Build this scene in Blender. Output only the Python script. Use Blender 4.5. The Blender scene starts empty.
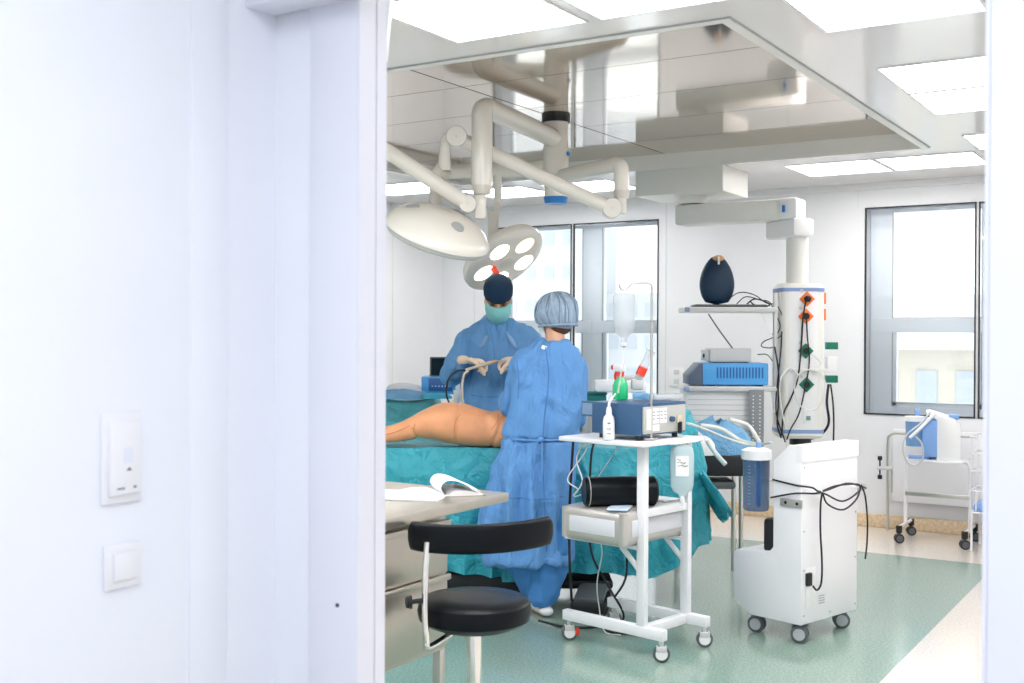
import bpy, bmesh, math, random
from mathutils import Vector, Matrix, noise
random.seed(7)
SC = bpy.context.scene
COL = SC.collection
PI = math.pi
R = math.radians

# ------------------------------------------------------------------ camera
YAW, PITCH, ROLL, FPX = R(31.974), R(-0.362), R(0.255), 1137.0
def look_matrix():
    f = Vector((-math.sin(YAW)*math.cos(PITCH), math.cos(YAW)*math.cos(PITCH), math.sin(PITCH)))
    r0 = Vector((math.cos(YAW), math.sin(YAW), 0))
    u0 = r0.cross(f)
    c, s = math.cos(ROLL), math.sin(ROLL)
    r = r0*c + u0*s
    u = -r0*s + u0*c
    m = Matrix((r, u, -f)).transposed().to_4x4()
    m.translation = Vector((0, 0, 1.5))
    return m
cam_d = bpy.data.cameras.new('camera')
cam = bpy.data.objects.new('camera', cam_d)
COL.objects.link(cam)
cam.matrix_world = look_matrix()
cam_d.sensor_width = 36.0
cam_d.lens = FPX/1024*36.0
cam_d.clip_start = 0.02
cam_d.clip_end = 500
cam_d.dof.use_dof = True
cam_d.dof.focus_distance = 5.9
cam_d.dof.aperture_fstop = 5.0
SC.camera = cam

# ------------------------------------------------------------------ world, light, exposure
SC.view_settings.view_transform = 'Standard'
SC.view_settings.look = 'None'
SC.view_settings.gamma = 1.0
SC.view_settings.use_curve_mapping = False
SC.view_settings.exposure = 0.45
SC.cycles.max_bounces = 8
SC.cycles.diffuse_bounces = 5
SC.cycles.glossy_bounces = 4
SC.cycles.transmission_bounces = 6
SC.cycles.sample_clamp_indirect = 6.0
PANEL = 8.0          # strength of the lit ceiling panels
w = bpy.data.worlds.new('world')
SC.world = w
w.use_nodes = True
bg = w.node_tree.nodes['Background']
bg.inputs[0].default_value = (0.94, 0.97, 1.0, 1)
bg.inputs[1].default_value = 1.6
def area(name, loc, rot, sx, sy, power, col):
    l = bpy.data.lights.new(name, 'AREA')
    l.shape = 'RECTANGLE'; l.size = sx; l.size_y = sy; l.energy = power; l.color = col
    o = bpy.data.objects.new(name, l); COL.objects.link(o)
    o.location = loc; o.rotation_euler = rot
    return o
# light portals in the two window openings (they only guide the sky's own light)
for n_, lx, sx_, lz, sz_ in (('left_window_portal', -5.035, 1.73, 1.525, 1.97), ('right_window_portal', -1.51, 1.77, 1.70, 1.63)):
    o_ = area(n_, (lx, 9.36, lz), (R(-90), 0, 0), sx_, sz_, 1, (1, 1, 1)); o_.data.cycles.is_portal = True
# unseen lamp added overhead to light the anteroom the camera stands in
area('anteroom_fill_light', (-0.3, 0.2, 2.62), (0, 0, 0), 1.6, 1.6, 32, (0.86, 0.91, 1.0))

# ------------------------------------------------------------------ materials
MATS = {}
def mat(name, col, rough=0.5, metal=0.0, bump=0.0, bscale=20.0, var=0.0, vscale=8.0, trans=0.0, alpha=1.0,
        emit=None, estr=0.0, coat=0.0, sheen=0.0, crease=False, stretch=(1, 1, 1), ior=1.45, sss=0.0, bdist=0.01):
    if name in MATS: return MATS[name]
    m = bpy.data.materials.new(name); m.use_nodes = True
    nt = m.node_tree; b = nt.nodes['Principled BSDF']
    c = (*col, 1)
    b.inputs['Base Color'].default_value = c
    b.inputs['Roughness'].default_value = rough
    b.inputs['Metallic'].default_value = metal
    b.inputs['IOR'].default_value = ior
    b.inputs['Transmission Weight'].default_value = trans
    b.inputs['Alpha'].default_value = alpha
    b.inputs['Coat Weight'].default_value = coat
    b.inputs['Sheen Weight'].default_value = sheen
    if sss:
        b.inputs['Subsurface Weight'].default_value = sss
        b.inputs['Subsurface Radius'].default_value = (0.02, 0.008, 0.004)
    if emit:
        b.inputs['Emission Color'].default_value = (*emit, 1)
        b.inputs['Emission Strength'].default_value = estr
    if var or bump:
        tc = nt.nodes.new('ShaderNodeTexCoord'); mp = nt.nodes.new('ShaderNodeMapping')
        mp.inputs['Scale'].default_value = stretch
        nt.links.new(tc.outputs['Object'], mp.inputs[0])
    if var:
        n = nt.nodes.new('ShaderNodeTexNoise'); n.inputs['Scale'].default_value = vscale
        n.inputs['Detail'].default_value = 4
        nt.links.new(mp.outputs[0], n.inputs['Vector'])
        rmp = nt.nodes.new('ShaderNodeMapRange')
        rmp.inputs['From Min'].default_value = 0.3; rmp.inputs['From Max'].default_value = 0.7
        rmp.inputs['To Min'].default_value = 1-var; rmp.inputs['To Max'].default_value = 1+var
        nt.links.new(n.outputs['Fac'], rmp.inputs['Value'])
        mx = nt.nodes.new('ShaderNodeVectorMath'); mx.operation = 'SCALE'
        mx.inputs[0].default_value = col
        nt.links.new(rmp.outputs[0], mx.inputs['Scale'])
        nt.links.new(mx.outputs[0], b.inputs['Base Color'])
    if bump:
        n2 = nt.nodes.new('ShaderNodeTexNoise'); n2.inputs['Scale'].default_value = bscale
        n2.inputs['Detail'].default_value = 3; n2.inputs['Distortion'].default_value = 0.6
        nt.links.new(mp.outputs[0], n2.inputs['Vector'])
        bp = nt.nodes.new('ShaderNodeBump'); bp.inputs['Strength'].default_value = bump
        bp.inputs['Distance'].default_value = bdist
        if crease:      # sharp folds: distance of the noise from its middle value, two scales
            n2.inputs['Distortion'].default_value = 1.2; n2.inputs['Detail'].default_value = 1.5
            def ridge(o_, k):
                a1 = nt.nodes.new('ShaderNodeMath'); a1.operation = 'SUBTRACT'; a1.inputs[1].default_value = 0.5
                a2 = nt.nodes.new('ShaderNodeMath'); a2.operation = 'ABSOLUTE'
                a3 = nt.nodes.new('ShaderNodeMath'); a3.operation = 'MULTIPLY'; a3.inputs[1].default_value = k
                nt.links.new(o_, a1.inputs[0]); nt.links.new(a1.outputs[0], a2.inputs[0]); nt.links.new(a2.outputs[0], a3.inputs[0]); return a3.outputs[0]
            n3 = nt.nodes.new('ShaderNodeTexNoise'); n3.inputs['Scale'].default_value = bscale*2.6
            n3.inputs['Detail'].default_value = 1; n3.inputs['Distortion'].default_value = 1.5
            nt.links.new(mp.outputs[0], n3.inputs['Vector'])
            ad = nt.nodes.new('ShaderNodeMath'); ad.operation = 'ADD'
            nt.links.new(ridge(n2.outputs['Fac'], 3.0), ad.inputs[0]); nt.links.new(ridge(n3.outputs['Fac'], 1.0), ad.inputs[1])
            nt.links.new(ad.outputs[0], bp.inputs['Height'])
        else:
            nt.links.new(n2.outputs['Fac'], bp.inputs['Height'])
        nt.links.new(bp.outputs[0], b.inputs['Normal'])
    MATS[name] = m
    return m

M_wall = mat('wall_paint', (0.80, 0.80, 0.82), 0.35, var=0.015, vscale=3)
M_ante = mat('anteroom_paint', (0.86, 0.88, 0.93), 0.5, var=0.01, vscale=3)
M_jamb = mat('jamb_paint', (0.80, 0.81, 0.87), 0.4)
M_ceil = mat('ceiling_gloss_metal', (0.84, 0.805, 0.795), 0.14, 0.12, bump=0.05, bscale=1.6, bdist=0.02, coat=0.15)
M_steelceil = mat('recess_polished_panel', (0.63, 0.55, 0.47), 0.08, 0.85, bump=0.10, bscale=1.5, bdist=0.02)
M_frame = mat('recess_frame', (0.83, 0.81, 0.77), 0.35)
M_white = mat('white_powder_coat', (0.84, 0.84, 0.87), 0.35)
M_whitepl = mat('white_plastic', (0.86, 0.86, 0.87), 0.4)
M_cream = mat('lamp_cream_enamel', (0.80, 0.765, 0.70), 0.25, coat=0.3)
M_cream2 = mat('lamp_cream_joint', (0.66, 0.63, 0.57), 0.35)
M_offwhite = mat('pendant_offwhite', (0.80, 0.79, 0.75), 0.4)
M_grey = mat('mid_grey_plastic', (0.42, 0.43, 0.44), 0.5)
M_lgrey = mat('light_grey_plastic', (0.62, 0.62, 0.62), 0.45)
M_dgrey = mat('dark_grey_plastic', (0.10, 0.11, 0.12), 0.5)
M_black = mat('black_rubber', (0.012, 0.013, 0.016), 0.45)
M_leather = mat('black_vinyl', (0.003, 0.005, 0.008), 0.33, ior=1.28, bump=0.08, bscale=180, bdist=0.001)
M_gasket = mat('black_window_gasket', (0.03, 0.035, 0.04), 0.5)
M_pvc = mat('white_window_pvc', (0.88, 0.91, 0.98), 0.35)
M_chrome = mat('chrome', (0.85, 0.83, 0.8), 0.12, 1.0)
M_steel = mat('brushed_steel', (0.62, 0.60, 0.56), 0.32, 1.0, bump=0.05, bscale=60, stretch=(1, 1, 12), bdist=0.002)
M_cabinet = mat('cabinet_stainless', (0.58, 0.54, 0.48), 0.34, 0.85, bump=0.04, bscale=50, stretch=(8, 1, 1), bdist=0.002, var=0.03)
M_alu = mat('case_aluminium', (0.60, 0.57, 0.54), 0.38, 0.6)
M_teal = mat('teal_drape', (0.045, 0.40, 0.49), 0.5, crease=True, bump=0.9, bscale=5, var=0.10, vscale=5, bdist=0.02)
M_teal2 = mat('pale_teal_drape', (0.10, 0.42, 0.46), 0.55, crease=True, bump=0.9, bscale=5, var=0.08, vscale=5, bdist=0.02)
M_bluedrape = mat('blue_paper_drape', (0.20, 0.44, 0.70), 0.8, crease=True, bump=0.8, bscale=18, bdist=0.01)
M_gown = mat('blue_gown', (0.13, 0.33, 0.68), 0.8, crease=True, bump=0.8, bscale=6, var=0.05, vscale=6, stretch=(1, 1, 0.5), bdist=0.02)
M_gown2 = mat('surgeon_gown_blue', (0.13, 0.32, 0.60), 0.8, crease=True, bump=0.8, bscale=6, var=0.05, vscale=6, stretch=(1, 1, 0.5), bdist=0.02)
M_gownpad = mat('gown_collar_grey', (0.24, 0.40, 0.64), 0.85)
M_scrub = mat('trouser_blue', (0.07, 0.26, 0.62), 0.85, bump=0.4, bscale=20, bdist=0.012)
M_cyan = mat('cyan_cuff', (0.08, 0.48, 0.66), 0.8)
M_navy = mat('navy_cap', (0.005, 0.030, 0.07), 0.85)
M_bouf = mat('bouffant_mesh', (0.34, 0.44, 0.56), 0.8, bump=0.4, bscale=70, var=0.12, vscale=30, bdist=0.003)
M_mask = mat('mask_aqua', (0.25, 0.62, 0.62), 0.8)
M_skin = mat('skin', (0.72, 0.40, 0.26), 0.5, sss=0.1)
M_glove = mat('latex_glove', (0.80, 0.62, 0.48), 0.45)
M_hair = mat('brown_hair', (0.12, 0.05, 0.025), 0.6)
M_brow = mat('dark_brow', (0.03, 0.018, 0.012), 0.6)
M_iodine = mat('antiseptic_stained_skin', (0.88, 0.40, 0.20), 0.5, var=0.10, vscale=9, sss=0.05, bump=0.12, bscale=40, bdist=0.003)
M_creaseshade = mat('crease_shade', (0.62, 0.23, 0.09), 0.6)  # darker skin tone standing in for the shade in creases
M_bluedev = mat('bright_blue_housing', (0.09, 0.40, 0.82), 0.4)
M_navydev = mat('slate_blue_housing', (0.035, 0.10, 0.21), 0.4)
M_trolblue = mat('trolley_blue', (0.22, 0.40, 0.78), 0.4)
M_egg = mat('deep_blue_shell', (0.004, 0.028, 0.065), 0.5)
M_bluering = mat('blue_ring', (0.02, 0.22, 0.60), 0.4)
M_palebluetr = mat('pale_blue_trim', (0.25, 0.36, 0.62), 0.4)
M_orange = mat('orange_socket', (0.92, 0.20, 0.03), 0.4)
M_greens = mat('green_socket', (0.0, 0.17, 0.10), 0.4)
M_red = mat('red_plastic', (0.80, 0.06, 0.03), 0.4)
M_skinop = mat('amber_plastic', (0.75, 0.42, 0.18), 0.4)
M_greenliq = mat('green_liquid_bottle', (0.02, 0.55, 0.20), 0.15, coat=0.5)
M_clear = mat('clear_plastic', (0.8, 0.83, 0.86), 0.15, alpha=0.4)
M_saline = mat('clear_saline_bottle', (0.62, 0.66, 0.70), 0.25, alpha=0.42)
M_bagpl = mat('frosted_fluid_bag', (0.66, 0.80, 0.84), 0.3, trans=0.35, alpha=0.9, ior=1.2)
M_canister = mat('canister_blue_clear', (0.05, 0.15, 0.33), 0.08, trans=0.6, alpha=0.72, ior=1.2, coat=0.5)
M_jug = mat('light_blue_jug', (0.25, 0.48, 0.82), 0.2, trans=0.3, alpha=0.9, ior=1.2)
M_paper = mat('paper', (0.86, 0.86, 0.87), 0.7)
M_label = mat('label_print', (0.10, 0.11, 0.14), 0.6)
M_lblue = mat('label_tint', (0.55, 0.66, 0.80), 0.6)
M_book = mat('book_cover', (0.30, 0.24, 0.18), 0.6)
M_cable = mat('black_cable', (0.012, 0.012, 0.015), 0.4)
M_cablew = mat('white_cable', (0.75, 0.76, 0.76), 0.4)
M_beige = mat('beige_hose', (0.60, 0.53, 0.42), 0.5)
M_screen = mat('dark_screen', (0.008, 0.02, 0.022), 0.15)
M_lamp = mat('lit_ceiling_panel', (1, 1, 1), 0.5, emit=(1.0, 0.99, 0.985), estr=PANEL)
M_bulb = mat('lit_operating_lens', (1, 1, 1), 0.3, emit=(1.0, 0.93, 0.80), estr=3.0)
M_bulbw = mat('warm_reflector', (1, 0.8, 0.6), 0.3, emit=(1.0, 0.72, 0.45), estr=1.2)
M_towel = mat('white_towel', (0.84, 0.85, 0.88), 0.9, bump=0.3, bscale=60, bdist=0.004)
M_tubeclear = mat('clear_tube', (0.85, 0.90, 0.90), 0.25, alpha=0.75)
M_facade = mat('facade_pale_yellow', (0.58, 0.54, 0.47), 0.9)
M_facade2 = mat('facade_pale_grey', (0.56, 0.58, 0.61), 0.9)
M_facadewin = mat('facade_window', (0.46, 0.50, 0.55), 0.6)
M_roof = mat('pale_roof', (0.60, 0.61, 0.64), 0.9)
M_tray = mat('dark_green_cloth', (0.02, 0.20, 0.19), 0.8)

def floor_material():
    m = bpy.data.materials.new('vinyl_floor'); m.use_nodes = True
    nt = m.node_tree; b = nt.nodes['Principled BSDF']
    tc = nt.nodes.new('ShaderNodeTexCoord')
    sx = nt.nodes.new('ShaderNodeSeparateXYZ'); nt.links.new(tc.outputs['Object'], sx.inputs[0])
    def lt(out, v):
        n = nt.nodes.new('ShaderNodeMath'); n.operation = 'LESS_THAN'; n.inputs[1].default_value = v
        nt.links.new(out, n.inputs[0]); return n
    a = lt(sx.outputs[0], -1.246); c = lt(sx.outputs[1], 7.99)
    d = nt.nodes.new('ShaderNodeMath'); d.operation = 'MULTIPLY'
    nt.links.new(a.outputs[0], d.inputs[0]); nt.links.new(c.outputs[0], d.inputs[1])
    def speck(c1, c2, scale):
        n = nt.nodes.new('ShaderNodeTexNoise'); n.inputs['Scale'].default_value = scale; n.inputs['Detail'].default_value = 2
        nt.links.new(tc.outputs['Object'], n.inputs['Vector'])
        r = nt.nodes.new('ShaderNodeValToRGB'); r.color_ramp.elements[0].position = 0.38; r.color_ramp.elements[1].position = 0.62
        r.color_ramp.elements[0].color = (*c1, 1); r.color_ramp.elements[1].color = (*c2, 1)
        nt.links.new(n.outputs['Fac'], r.inputs[0]); return r
    g = speck((0.22, 0.33, 0.275), (0.33, 0.44, 0.38), 90)
    y = speck((0.70, 0.63, 0.55), (0.80, 0.74, 0.67), 70)
    mx = nt.nodes.new('ShaderNodeMix'); mx.data_type = 'RGBA'
    nt.links.new(d.outputs[0], mx.inputs['Factor'])
    nt.links.new(y.outputs[0], mx.inputs['A']); nt.links.new(g.outputs[0], mx.inputs['B'])
    nt.links.new(mx.outputs['Result'], b.inputs['Base Color'])
    b.inputs['Roughness'].default_value = 0.17; b.inputs['Coat Weight'].default_value = 0.4; b.inputs['Coat Roughness'].default_value = 0.1
    n = nt.nodes.new('ShaderNodeTexNoise'); n.inputs['Scale'].default_value = 7
    nt.links.new(tc.outputs['Object'], n.inputs['Vector'])
    bp = nt.nodes.new('ShaderNodeBump'); bp.inputs['Strength'].default_value = 0.05; bp.inputs['Distance'].default_value = 0.02
    nt.links.new(n.outputs['Fac'], bp.inputs['Height']); nt.links.new(bp.outputs[0], b.inputs['Normal'])
    return m
M_floor = floor_material()
def cove_material():
    m = bpy.data.materials.new('cove_speckled'); m.use_nodes = True
    nt = m.node_tree; b = nt.nodes['Principled BSDF']
    tc = nt.nodes.new('ShaderNodeTexCoord')
    n = nt.nodes.new('ShaderNodeTexNoise'); n.inputs['Scale'].default_value = 45; n.inputs['Detail'].default_value = 3
    nt.links.new(tc.outputs['Object'], n.inputs['Vector'])
    r = nt.nodes.new('ShaderNodeValToRGB')
    r.color_ramp.elements[0].position = 0.35; r.color_ramp.elements[1].position = 0.65
    r.color_ramp.elements[0].color = (0.66, 0.50, 0.33, 1); r.color_ramp.elements[1].color = (0.84, 0.66, 0.44, 1)
    nt.links.new(n.outputs['Fac'], r.inputs[0]); nt.links.new(r.outputs[0], b.inputs['Base Color'])
    b.inputs['Roughness'].default_value = 0.35
    return m
M_cove = cove_material()

def pane_material():
    m = bpy.data.materials.new('window_glass'); m.use_nodes = True
    nt = m.node_tree
    for n in list(nt.nodes): nt.nodes.remove(n)
    out = nt.nodes.new('ShaderNodeOutputMaterial')
    t = nt.nodes.new('ShaderNodeBsdfTransparent'); t.inputs[0].default_value = (0.99, 1.0, 1.0, 1)
    g = nt.nodes.new('ShaderNodeBsdfGlossy'); g.inputs['Roughness'].default_value = 0.02
    fr = nt.nodes.new('ShaderNodeFresnel'); fr.inputs[0].default_value = 1.4
    mx = nt.nodes.new('ShaderNodeMixShader')
    nt.links.new(fr.outputs[0], mx.inputs[0]); nt.links.new(t.outputs[0], mx.inputs[1]); nt.links.new(g.outputs[0], mx.inputs[2])
    nt.links.new(mx.outputs[0], out.inputs[0])
    return m
M_pane = pane_material()

# ------------------------------------------------------------------ mesh helpers
def catmull(pts, n=6):
    pts = [Vector(p) for p in pts]
    if len(pts) < 3 or n <= 1: return pts
    out = []
    P = [pts[0]*2-pts[1]] + pts + [pts[-1]*2-pts[-2]]
    for i in range(1, len(P)-2):
        p0, p1, p2, p3 = P[i-1], P[i], P[i+1], P[i+2]
        for k in range(n):
            t = k/n
            out.append(0.5*((2*p1)+(-p0+p2)*t+(2*p0-5*p1+4*p2-p3)*t*t+(-p0+3*p1-3*p2+p3)*t**3))
    out.append(pts[-1])
    return out

class MB:
    def __init__(self): self.bm = bmesh.new()
    def _merge(self, b2, M=None):
        if M is not None: bmesh.ops.transform(b2, matrix=M, verts=b2.verts)
        me = bpy.data.meshes.new('tmp'); b2.to_mesh(me); b2.free()
        self.bm.from_mesh(me); bpy.data.meshes.remove(me)
        return self
    def box(self, c, s, rz=0, bev=0.0, seg=2, rot=None):
        b = bmesh.new(); bmesh.ops.create_cube(b, size=1)
        bmesh.ops.scale(b, vec=s, verts=b.verts)
        if bev: bmesh.ops.bevel(b, geom=b.edges[:], offset=bev, segments=seg, profile=0.5, affect='EDGES')
        M = Matrix.Translation(c) @ (rot.to_4x4() if rot is not None else Matrix.Rotation(rz, 4, 'Z'))
        return self._merge(b, M)
    def lim(self, x0, x1, y0, y1, z0, z1, bev=0.0):
        return self.box(((x0+x1)/2, (y0+y1)/2, (z0+z1)/2), (abs(x1-x0), abs(y1-y0), abs(z1-z0)), bev=bev)
    def cyl(self, a, b_, r, r2=None, seg=24, caps=True):
        a, b_ = Vector(a), Vector(b_); d = b_-a
        b = bmesh.new()
        bmesh.ops.create_cone(b, cap_ends=caps, segments=seg, radius1=r, radius2=(r if r2 is None else r2), depth=d.length)
        M = Matrix.Translation((a+b_)/2) @ d.to_track_quat('Z', 'Y').to_matrix().to_4x4()
        return self._merge(b, M)
    def sph(self, c, s, seg=24, rot=None):
        b = bmesh.new(); bmesh.ops.create_uvsphere(b, u_segments=seg, v_segments=max(8, seg//2), radius=1)
        if not hasattr(s, '__len__'): s = (s, s, s)
        bmesh.ops.scale(b, vec=s, verts=b.verts)
        M = Matrix.Translation(c)
        if rot is not None: M = M @ rot.to_4x4()
        return self._merge(b, M)
    def loft(self, rings, closed=True, cap=True):
        b = bmesh.new(); vs = [[b.verts.new(p) for p in r] for r in rings]; n = len(rings[0])
        for i in range(len(vs)-1):
            for j in range(n if closed else n-1):
                k = (j+1) % n
                b.faces.new((vs[i][j], vs[i][k], vs[i+1][k], vs[i+1][j]))
        if cap and closed:
            b.faces.new(list(reversed(vs[0]))); b.faces.new(vs[-1])
        bmesh.ops.recalc_face_normals(b, faces=b.faces)
        return self._merge(b)
    def tube(self, pts, r, seg=10, n=6):
        P = catmull(pts, n)
        rs = r if hasattr(r, '__len__') else None
        rings = []; prev = None
        for i, p in enumerate(P):
            t = (P[min(i+1, len(P)-1)]-P[max(i-1, 0)])
            if t.length < 1e-9: t = Vector((0, 0, 1))
            t.normalize()
            if prev is None:
                a = t.orthogonal().normalized()
            else:
                a = (prev - t*prev.dot(t))
                a = a.normalized() if a.length > 1e-6 else t.orthogonal().normalized()
            prev = a; bb = t.cross(a)
            if rs:
                f = i/(len(P)-1)*(len(rs)-1); k = min(int(f), len(rs)-2); rr = rs[k]*(1-(f-k))+rs[k+1]*(f-k)
            else: rr = r
            rings.append([p+a*math.cos(2*PI*j/seg)*rr+bb*math.sin(2*PI*j/seg)*rr for j in range(seg)])
        return self.loft(rings)
    def limb(self, pts, radii, seg=16, n=5, flat=(1, 1), side=None):
        """rounded-end tapered limb; side = axis scaled by flat[0]"""
        P = catmull(pts, n); m = len(P)
        rings = []
        def rad(i):
            f = i/(m-1)*(len(radii)-1); k = min(int(f), len(radii)-2); return radii[k]*(1-(f-k))+radii[k+1]*(f-k)
        prev = Vector(side) if side else None
        t0 = (P[1]-P[0]).normalized(); t1 = (P[-1]-P[-2]).normalized()
        seq = []
        for a in (80, 55, 30): seq.append((P[0]-t0*rad(0)*math.sin(R(a)), rad(0)*math.cos(R(a)), t0))
        for i in range(m):
            t = (P[min(i+1, m-1)]-P[max(i-1, 0)]).normalized(); seq.append((P[i], rad(i), t))
        for a in (30, 55, 80): seq.append((P[-1]+t1*rad(m-1)*math.sin(R(a)), rad(m-1)*math.cos(R(a)), t1))
        for p, rr, t in seq:
            if prev is None: a = t.orthogonal().normalized()
            else:
                a = prev - t*prev.dot(t); a = a.normalized() if a.length > 1e-6 else t.orthogonal().normalized()
            prev = a; bb = t.cross(a)
            rings.append([p+a*math.cos(2*PI*j/seg)*rr*flat[0]+bb*math.sin(2*PI*j/seg)*rr*flat[1] for j in range(seg)])
        return self.loft(rings)
    def lathe(self, prof, c=(0, 0, 0), seg=32, rot=None):
        rings = [[Vector((r*math.cos(2*PI*j/seg), r*math.sin(2*PI*j/seg), z)) for j in range(seg)] for r, z in prof]
        t = MB(); t.loft(rings); M = Matrix.Translation(c)
        if rot is not None: M = M @ rot.to_4x4()
        return self._merge(t.bm, M)
    def prism(self, poly, z0, z1, axis='z', bev=0.0):
        b = bmesh.new()
        def mk(p, h):
            if axis == 'z': return (p[0], p[1], h)
            if axis == 'y': return (p[0], h, p[1])
            return (h, p[0], p[1])
        v0 = [b.verts.new(mk(p, z0)) for p in poly]; v1 = [b.verts.new(mk(p, z1)) for p in poly]
        n = len(poly)
        b.faces.new(v0); b.faces.new(v1)
        for i in range(n): b.faces.new((v0[i], v0[(i+1) % n], v1[(i+1) % n], v1[i]))
        bmesh.ops.recalc_face_normals(b, faces=b.faces)
        if bev: bmesh.ops.bevel(b, geom=b.edges[:], offset=bev, segments=2, profile=0.5, affect='EDGES')
        return self._merge(b)
    def quad(self, pts):
        self.bm.faces.new([self.bm.verts.new(p) for p in pts]); return self
    def build(self, name, m, parent=None, smooth=True, angle=40):
        me = bpy.data.meshes.new(name); self.bm.to_mesh(me); self.bm.free()
        me.materials.append(m)
        o = bpy.data.objects.new(name, me); COL.objects.link(o)
        if smooth:
            for p in me.polygons: p.use_smooth = True
            me.set_sharp_from_angle(angle=R(angle))
        if parent is not None: o.parent = parent
        return o
    def remesh(self, name, m, parent=None, voxel=0.01, sm=6, disp=None):
        me = bpy.data.meshes.new('t'); self.bm.to_mesh(me); self.bm.free()
        o = bpy.data.objects.new('t', me); COL.objects.link(o)
        md = o.modifiers.new('r', 'REMESH'); md.mode = 'VOXEL'; md.voxel_size = voxel; md.use_smooth_shade = True
        if sm:
            s = o.modifiers.new('s', 'SMOOTH'); s.iterations = sm; s.factor = 0.5
        dg = bpy.context.evaluated_depsgraph_get()
        me2 = bpy.data.meshes.new_from_object(o.evaluated_get(dg))
        bpy.data.objects.remove(o); bpy.data.meshes.remove(me)
        if disp:
            cs = [v.co.copy() for v in me2.vertices]; ns = [v.normal.copy() for v in me2.vertices]
            for v, c, nn in zip(me2.vertices, cs, ns): v.co = c + nn*disp(c, nn)
        for p in me2.polygons: p.use_smooth = True
        me2.name = name; me2.materials.clear(); me2.materials.append(m)
        r = bpy.data.objects.new(name, me2); COL.objects.link(r)
        if parent is not None: r.parent = parent
        return r

def seam(name, obj, pts, m, parent, r_=.003, n=6, lift=0.0):
    """a stitched edge or painted crease shade laid on a garment or body: points (x, z) dropped onto its surface from the side at -y"""
    from mathutils.bvhtree import BVHTree
    me = obj.data
    tree = BVHTree.FromPolygons([v.co for v in me.vertices], [p.vertices[:] for p in me.polygons])
    out = []
    for p in catmull([(x, 0, z) for x, z in pts], n):
        h = tree.ray_cast(Vector((p.x, -1.0, p.z)), Vector((0, 1, 0)))
        if h[0] is not None: out.append(h[0]+Vector((0, -lift, 0)))
    return MB().tube(out, r_, n=1, seg=8).build(name, m, parent)
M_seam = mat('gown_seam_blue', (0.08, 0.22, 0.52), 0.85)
M_hem = mat('gown_tape_blue', (0.17, 0.38, 0.72), 0.85)

def W(L, D, z=0.0):
    """world point from lateral / forward distances measured along the room diagonal the view runs down"""
    return Vector((0.8483*L-0.5295*D, 0.5295*L+0.8483*D, z))
def thing(name, label, cat, loc=(0, 0, 0), rz=0.0, group=None):
    o = bpy.data.objects.new(name, None); COL.objects.link(o)
    o.empty_display_size = 0.1
    o.location = loc; o.rotation_euler = (0, 0, rz); o['label'] = label; o['category'] = cat
    if group: o['group'] = group
    return o
def tag(o, label, cat, group=None, kind=None):
    o['label'] = label; o['category'] = cat
    if group: o['group'] = group
    if kind: o['kind'] = kind
    return o
def struct(o, label=None):
    o['kind'] = 'structure'
    if label: o['label'] = label
    return o
def dup(root, loc, rz, label):
    r = root.copy(); COL.objects.link(r); r.location = loc; r.rotation_euler = (0, 0, rz); r['label'] = label
    for ch in list(root.children):
        c = ch.copy(); COL.objects.link(c); c.parent = r
        for g in list(ch.children):
            d = g.copy(); COL.objects.link(d); d.parent = c
    return r
def fbm(v, s): return noise.noise(Vector(v)*s)

# ================================================================== SETTING
YB, XL, XR, YF, CZ = 9.09, -6.48, 0.9, 1.853, 2.70     # back wall, left wall, right wall, inner face of front wall, ceiling
YD = 1.78                                              # outer face of the doorway wall
DX0, DX1, DH = -1.472, -0.288, 2.24                    # doorway
AX = -1.704                                            # anteroom left wall
struct(MB().lim(XL-.2, XR+.6, -1.6, YB+.2, -0.1, 0.0).build('floor', M_floor))
# back wall with two window openings
wins = [(-5.90, -4.17, 0.54, 2.51), (-2.395, -0.62, 0.882, 2.51)]
b = MB(); xs = [XL-.2]
for (a, c, z0, z1) in wins:
    b.lim(xs[-1], a, YB, YB+.24, 0, CZ+.1); b.lim(a, c, YB, YB+.24, 0, z0); b.lim(a, c, YB, YB+.24, z1, CZ+.1); xs.append(c)
b.lim(xs[-1], XR+.2, YB, YB+.24, 0, CZ+.1)
struct(b.build('wall_back', M_wall, smooth=False))
struct(MB().lim(XL-.2, XL, YF-.1, YB, 0, CZ+.1).build('wall_left', M_wall, smooth=False))
struct(MB().lim(XR, XR+.2, YF-.1, YB, 0, CZ+.1).build('wall_right', M_wall, smooth=False))
# thin vertical joints between the wall panels
b = MB()
for x in (-3.02, -4.1, -6.1): b.lim(x-.004, x+.004, YB-.003, YB, .1, 2.7)
for x in (-2.45,): b.lim(x-.002, x+.002, YB-.002, YB, 2.51, 2.7)
for y in (8.3, 7.2, 6.1, 5.0): b.lim(XL, XL+.003, y-.004, y+.004, .1, 2.7)
struct(b.build('trim_1', mat('wall_joint', (0.70, 0.70, 0.72), 0.5), smooth=False))
struct(MB().lim(XL, XR, YB-.03, YB, CZ-.05, CZ).build('trim_2', M_wall, smooth=False))
# cove baseboards
b = MB().lim(XL, XR, YB-.025, YB, 0, .105, bev=.008)
struct(b.build('baseboard_back', M_cove))
struct(MB().lim(XL, XL+.025, YF, YB, 0, .105, bev=.008).build('baseboard_left', M_cove))
# front wall with the doorway
b = MB(); b.lim(XL-.2, DX0, YD, YF, 0, CZ+.1); b.lim(DX1, XR+.2, YD, YF, 0, CZ+.1); b.lim(DX0, DX1, YD, YF, DH, CZ+.1)
struct(b.build('wall_front', M_ante, smooth=False))
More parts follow.
